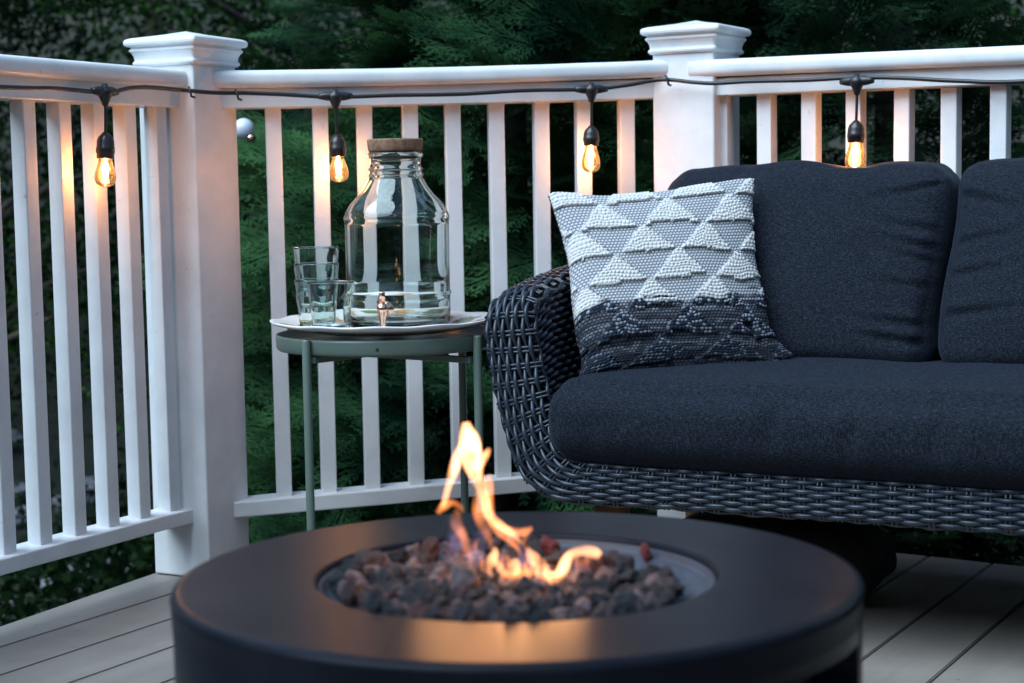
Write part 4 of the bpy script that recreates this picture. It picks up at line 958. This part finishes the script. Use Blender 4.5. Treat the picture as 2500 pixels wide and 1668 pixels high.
broadleaf('broadleaf_tree', (.6, 11.5), 2.4, -.8, 6.0, 9000, 'tall dark leafy tree above the middle railing', M_DEC2, 1.5)
broadleaf('broadleaf_tree', (3.2, 10.0), 2.4, -.8, 6.0, 8000, 'tall dark leafy tree in the upper right corner', M_DEC2, 1.5)
broadleaf('broadleaf_tree', (-3.2, 15.5), 3.4, -.8, 6.5, 9000, 'distant leafy tree beyond the left railing', M_DEC, 1.8)
broadleaf('broadleaf_tree', (-6.2, 12.5), 3.0, -.8, 6.5, 7000, 'distant leafy tree beyond the left corner of the deck', M_DEC2, 1.8)
# low ground shrubs and pale stones below the left railing
M_SHRUB = leaf_mat('shrub_leaf', (.003, .009, .004), (.014, .034, .010), scale=3.)
sp = [(-1.5, 7.4), (-2.3, 6.9), (-.95, 7.2), (-1.9, 8.0), (-3.1, 6.4)]
for i, (x, y) in enumerate(sp):
    n = 1500; root = empty('shrub', (x, y, -1.15), ['low leafy shrub below the left railing, nearest the post', 'low leafy shrub below the left railing, second from the post', 'low leafy shrub behind the foot of the left post', 'low leafy shrub further out below the left railing', 'low leafy shrub at the left picture edge'][i], 'shrub', 'low shrubs beside the deck')
    V, Fq = tube([(x, y, -1.2), (x+.02, y, -.9), (x, y, -.6)], [.02, .014, .005], 6); mesh('stem', V, Fq, M_BARK, root)
    Pos = np.array([x, y, -.85])+rng.normal(0, 1, (n, 3))*np.array([.28, .28, .17]); V, Fq = place(LEAF, Pos, rng.normal(0, 1, (n, 3)), rng.normal(0, 1, (n, 3))+np.array([0, 0, 1.5]), rng.uniform(.6, 1.2, n)); mesh('foliage', V, Fq, M_SHRUB, root, False)
for i, (px, py, s) in enumerate([(207, 1385, .095), (280, 1359, .08), (117, 1420, .07), (178, 1425, .07), (325, 1372, .10), (8, 1479, .10), (56, 1263, .12), (227, 1202, .17), (150, 1222, .10), (48, 1190, .10), (60, 1340, .06), (600, 1120, .09), (612, 960, .10), (30, 1120, .09), (250, 1290, .06)]):
    q = ray(px, py); P = np.array([0, 0, H])+q*((-1.03-H)/q[2]) if q[2] < -.12 else np.array([0, 0, H])+q*9.5
    me_ = rock_me[i % 9].copy(); me_.materials[0] = M_STONE
    gz_ = max(-1.10, -1.10+(np.hypot(P[0], P[1]-1)-11)/12*2) if np.hypot(P[0], P[1]-1) > 11 else -1.10
    o = bpy.data.objects.new('garden_stone', me_); COL.objects.link(o); o.location = (P[0], P[1], gz_+s*.5); o.scale = (s, s, s*.9); o.rotation_euler = (0, 0, i)
    tag(o, 'pale stone on the ground below the left railing', 'stone', 'pale stones on the ground beside the deck')
# unseen evergreens on both sides and house wall, added to block low sky light
conifer('cypress_tree', (-4.9, -1.6), 1.6, 3.6, 700, 'unseen tall dark evergreen added at the left corner of the house to block low sky', M_CYP2, sc_=(1.8, 2.6))
conifer('cypress_tree', (-5.9, 3.6), 1.5, 3.8, 700, 'unseen tall dark evergreen added beyond the left railing, past the deck corner, to block low sky', M_CYP2, sc_=(1.8, 2.6))
conifer('cypress_tree', (4.6, -1.0), 1.6, 4.4, 700, 'unseen tall dark evergreen added at the right corner of the house to block low sky', M_CYP2, sc_=(1.8, 2.6))
conifer('cypress_tree', (-5.2, 1.0), 1.3, 4.0, 700, 'unseen tall dark evergreen added left of the deck, halfway along the left railing, to block low sky', M_CYP2, toward=R(0), sc_=(1.4, 2.0))
conifer('cypress_tree', (3.7, 3.4), 1.1, 5.0, 800, 'unseen dark evergreen added right of the deck, nearest the sofa end, to block low sky', M_CYP2, toward=R(180), sc_=(1.4, 2.0))
conifer('cypress_tree', (4.2, 1.2), 1.2, 5.0, 800, 'unseen dark evergreen added right of the deck, level with the fire pit, to block low sky', M_CYP2, toward=R(180), sc_=(1.4, 2.0))
house = empty('house', (0, -2.4, 0), 'unseen dark clapboard house wall with a white framed patio door, added to shut out low sky', 'house')  # added out of view to darken the jar's reflection and the low sky
M_SIDE = mat('house_siding', (.09, .09, .10), .6, noise=(4, (.06, .06, .07), .4, .6))
sd_ = MB()
for i in range(22):
    V, Fq = boxv(-4.5, 4.5, -2.52, -2.42, .0+i*.14, .137+i*.14, 0); V = np.array(V); V[:, 1] += np.where((V[:, 2] < .01+i*.14) & (V[:, 1] > -2.45), .018, 0); sd_.add(V, Fq)
sd_.build('wall', M_SIDE, house, False)
V, Fq = boxv(-5, 5, -3.4, -1.75, 3.10, 3.22, .01); mesh('eave', V, Fq, M_WHITE, house, False)
V, Fq = boxv(.6, 2.3, -2.43, -2.36, .05, 2.15, .01); wf = mesh('patio_door', V, Fq, M_WHITE, house, False)
V, Fq = boxv(.7, 2.2, -2.362, -2.352, .15, 2.05, 0); mesh('door_pane', V, Fq, mat('dark_pane', (.01, .012, .015), .05), wf, False)
print('verts', sum(len(o.data.vertices) for o in COL.objects if o.type == 'MESH'))
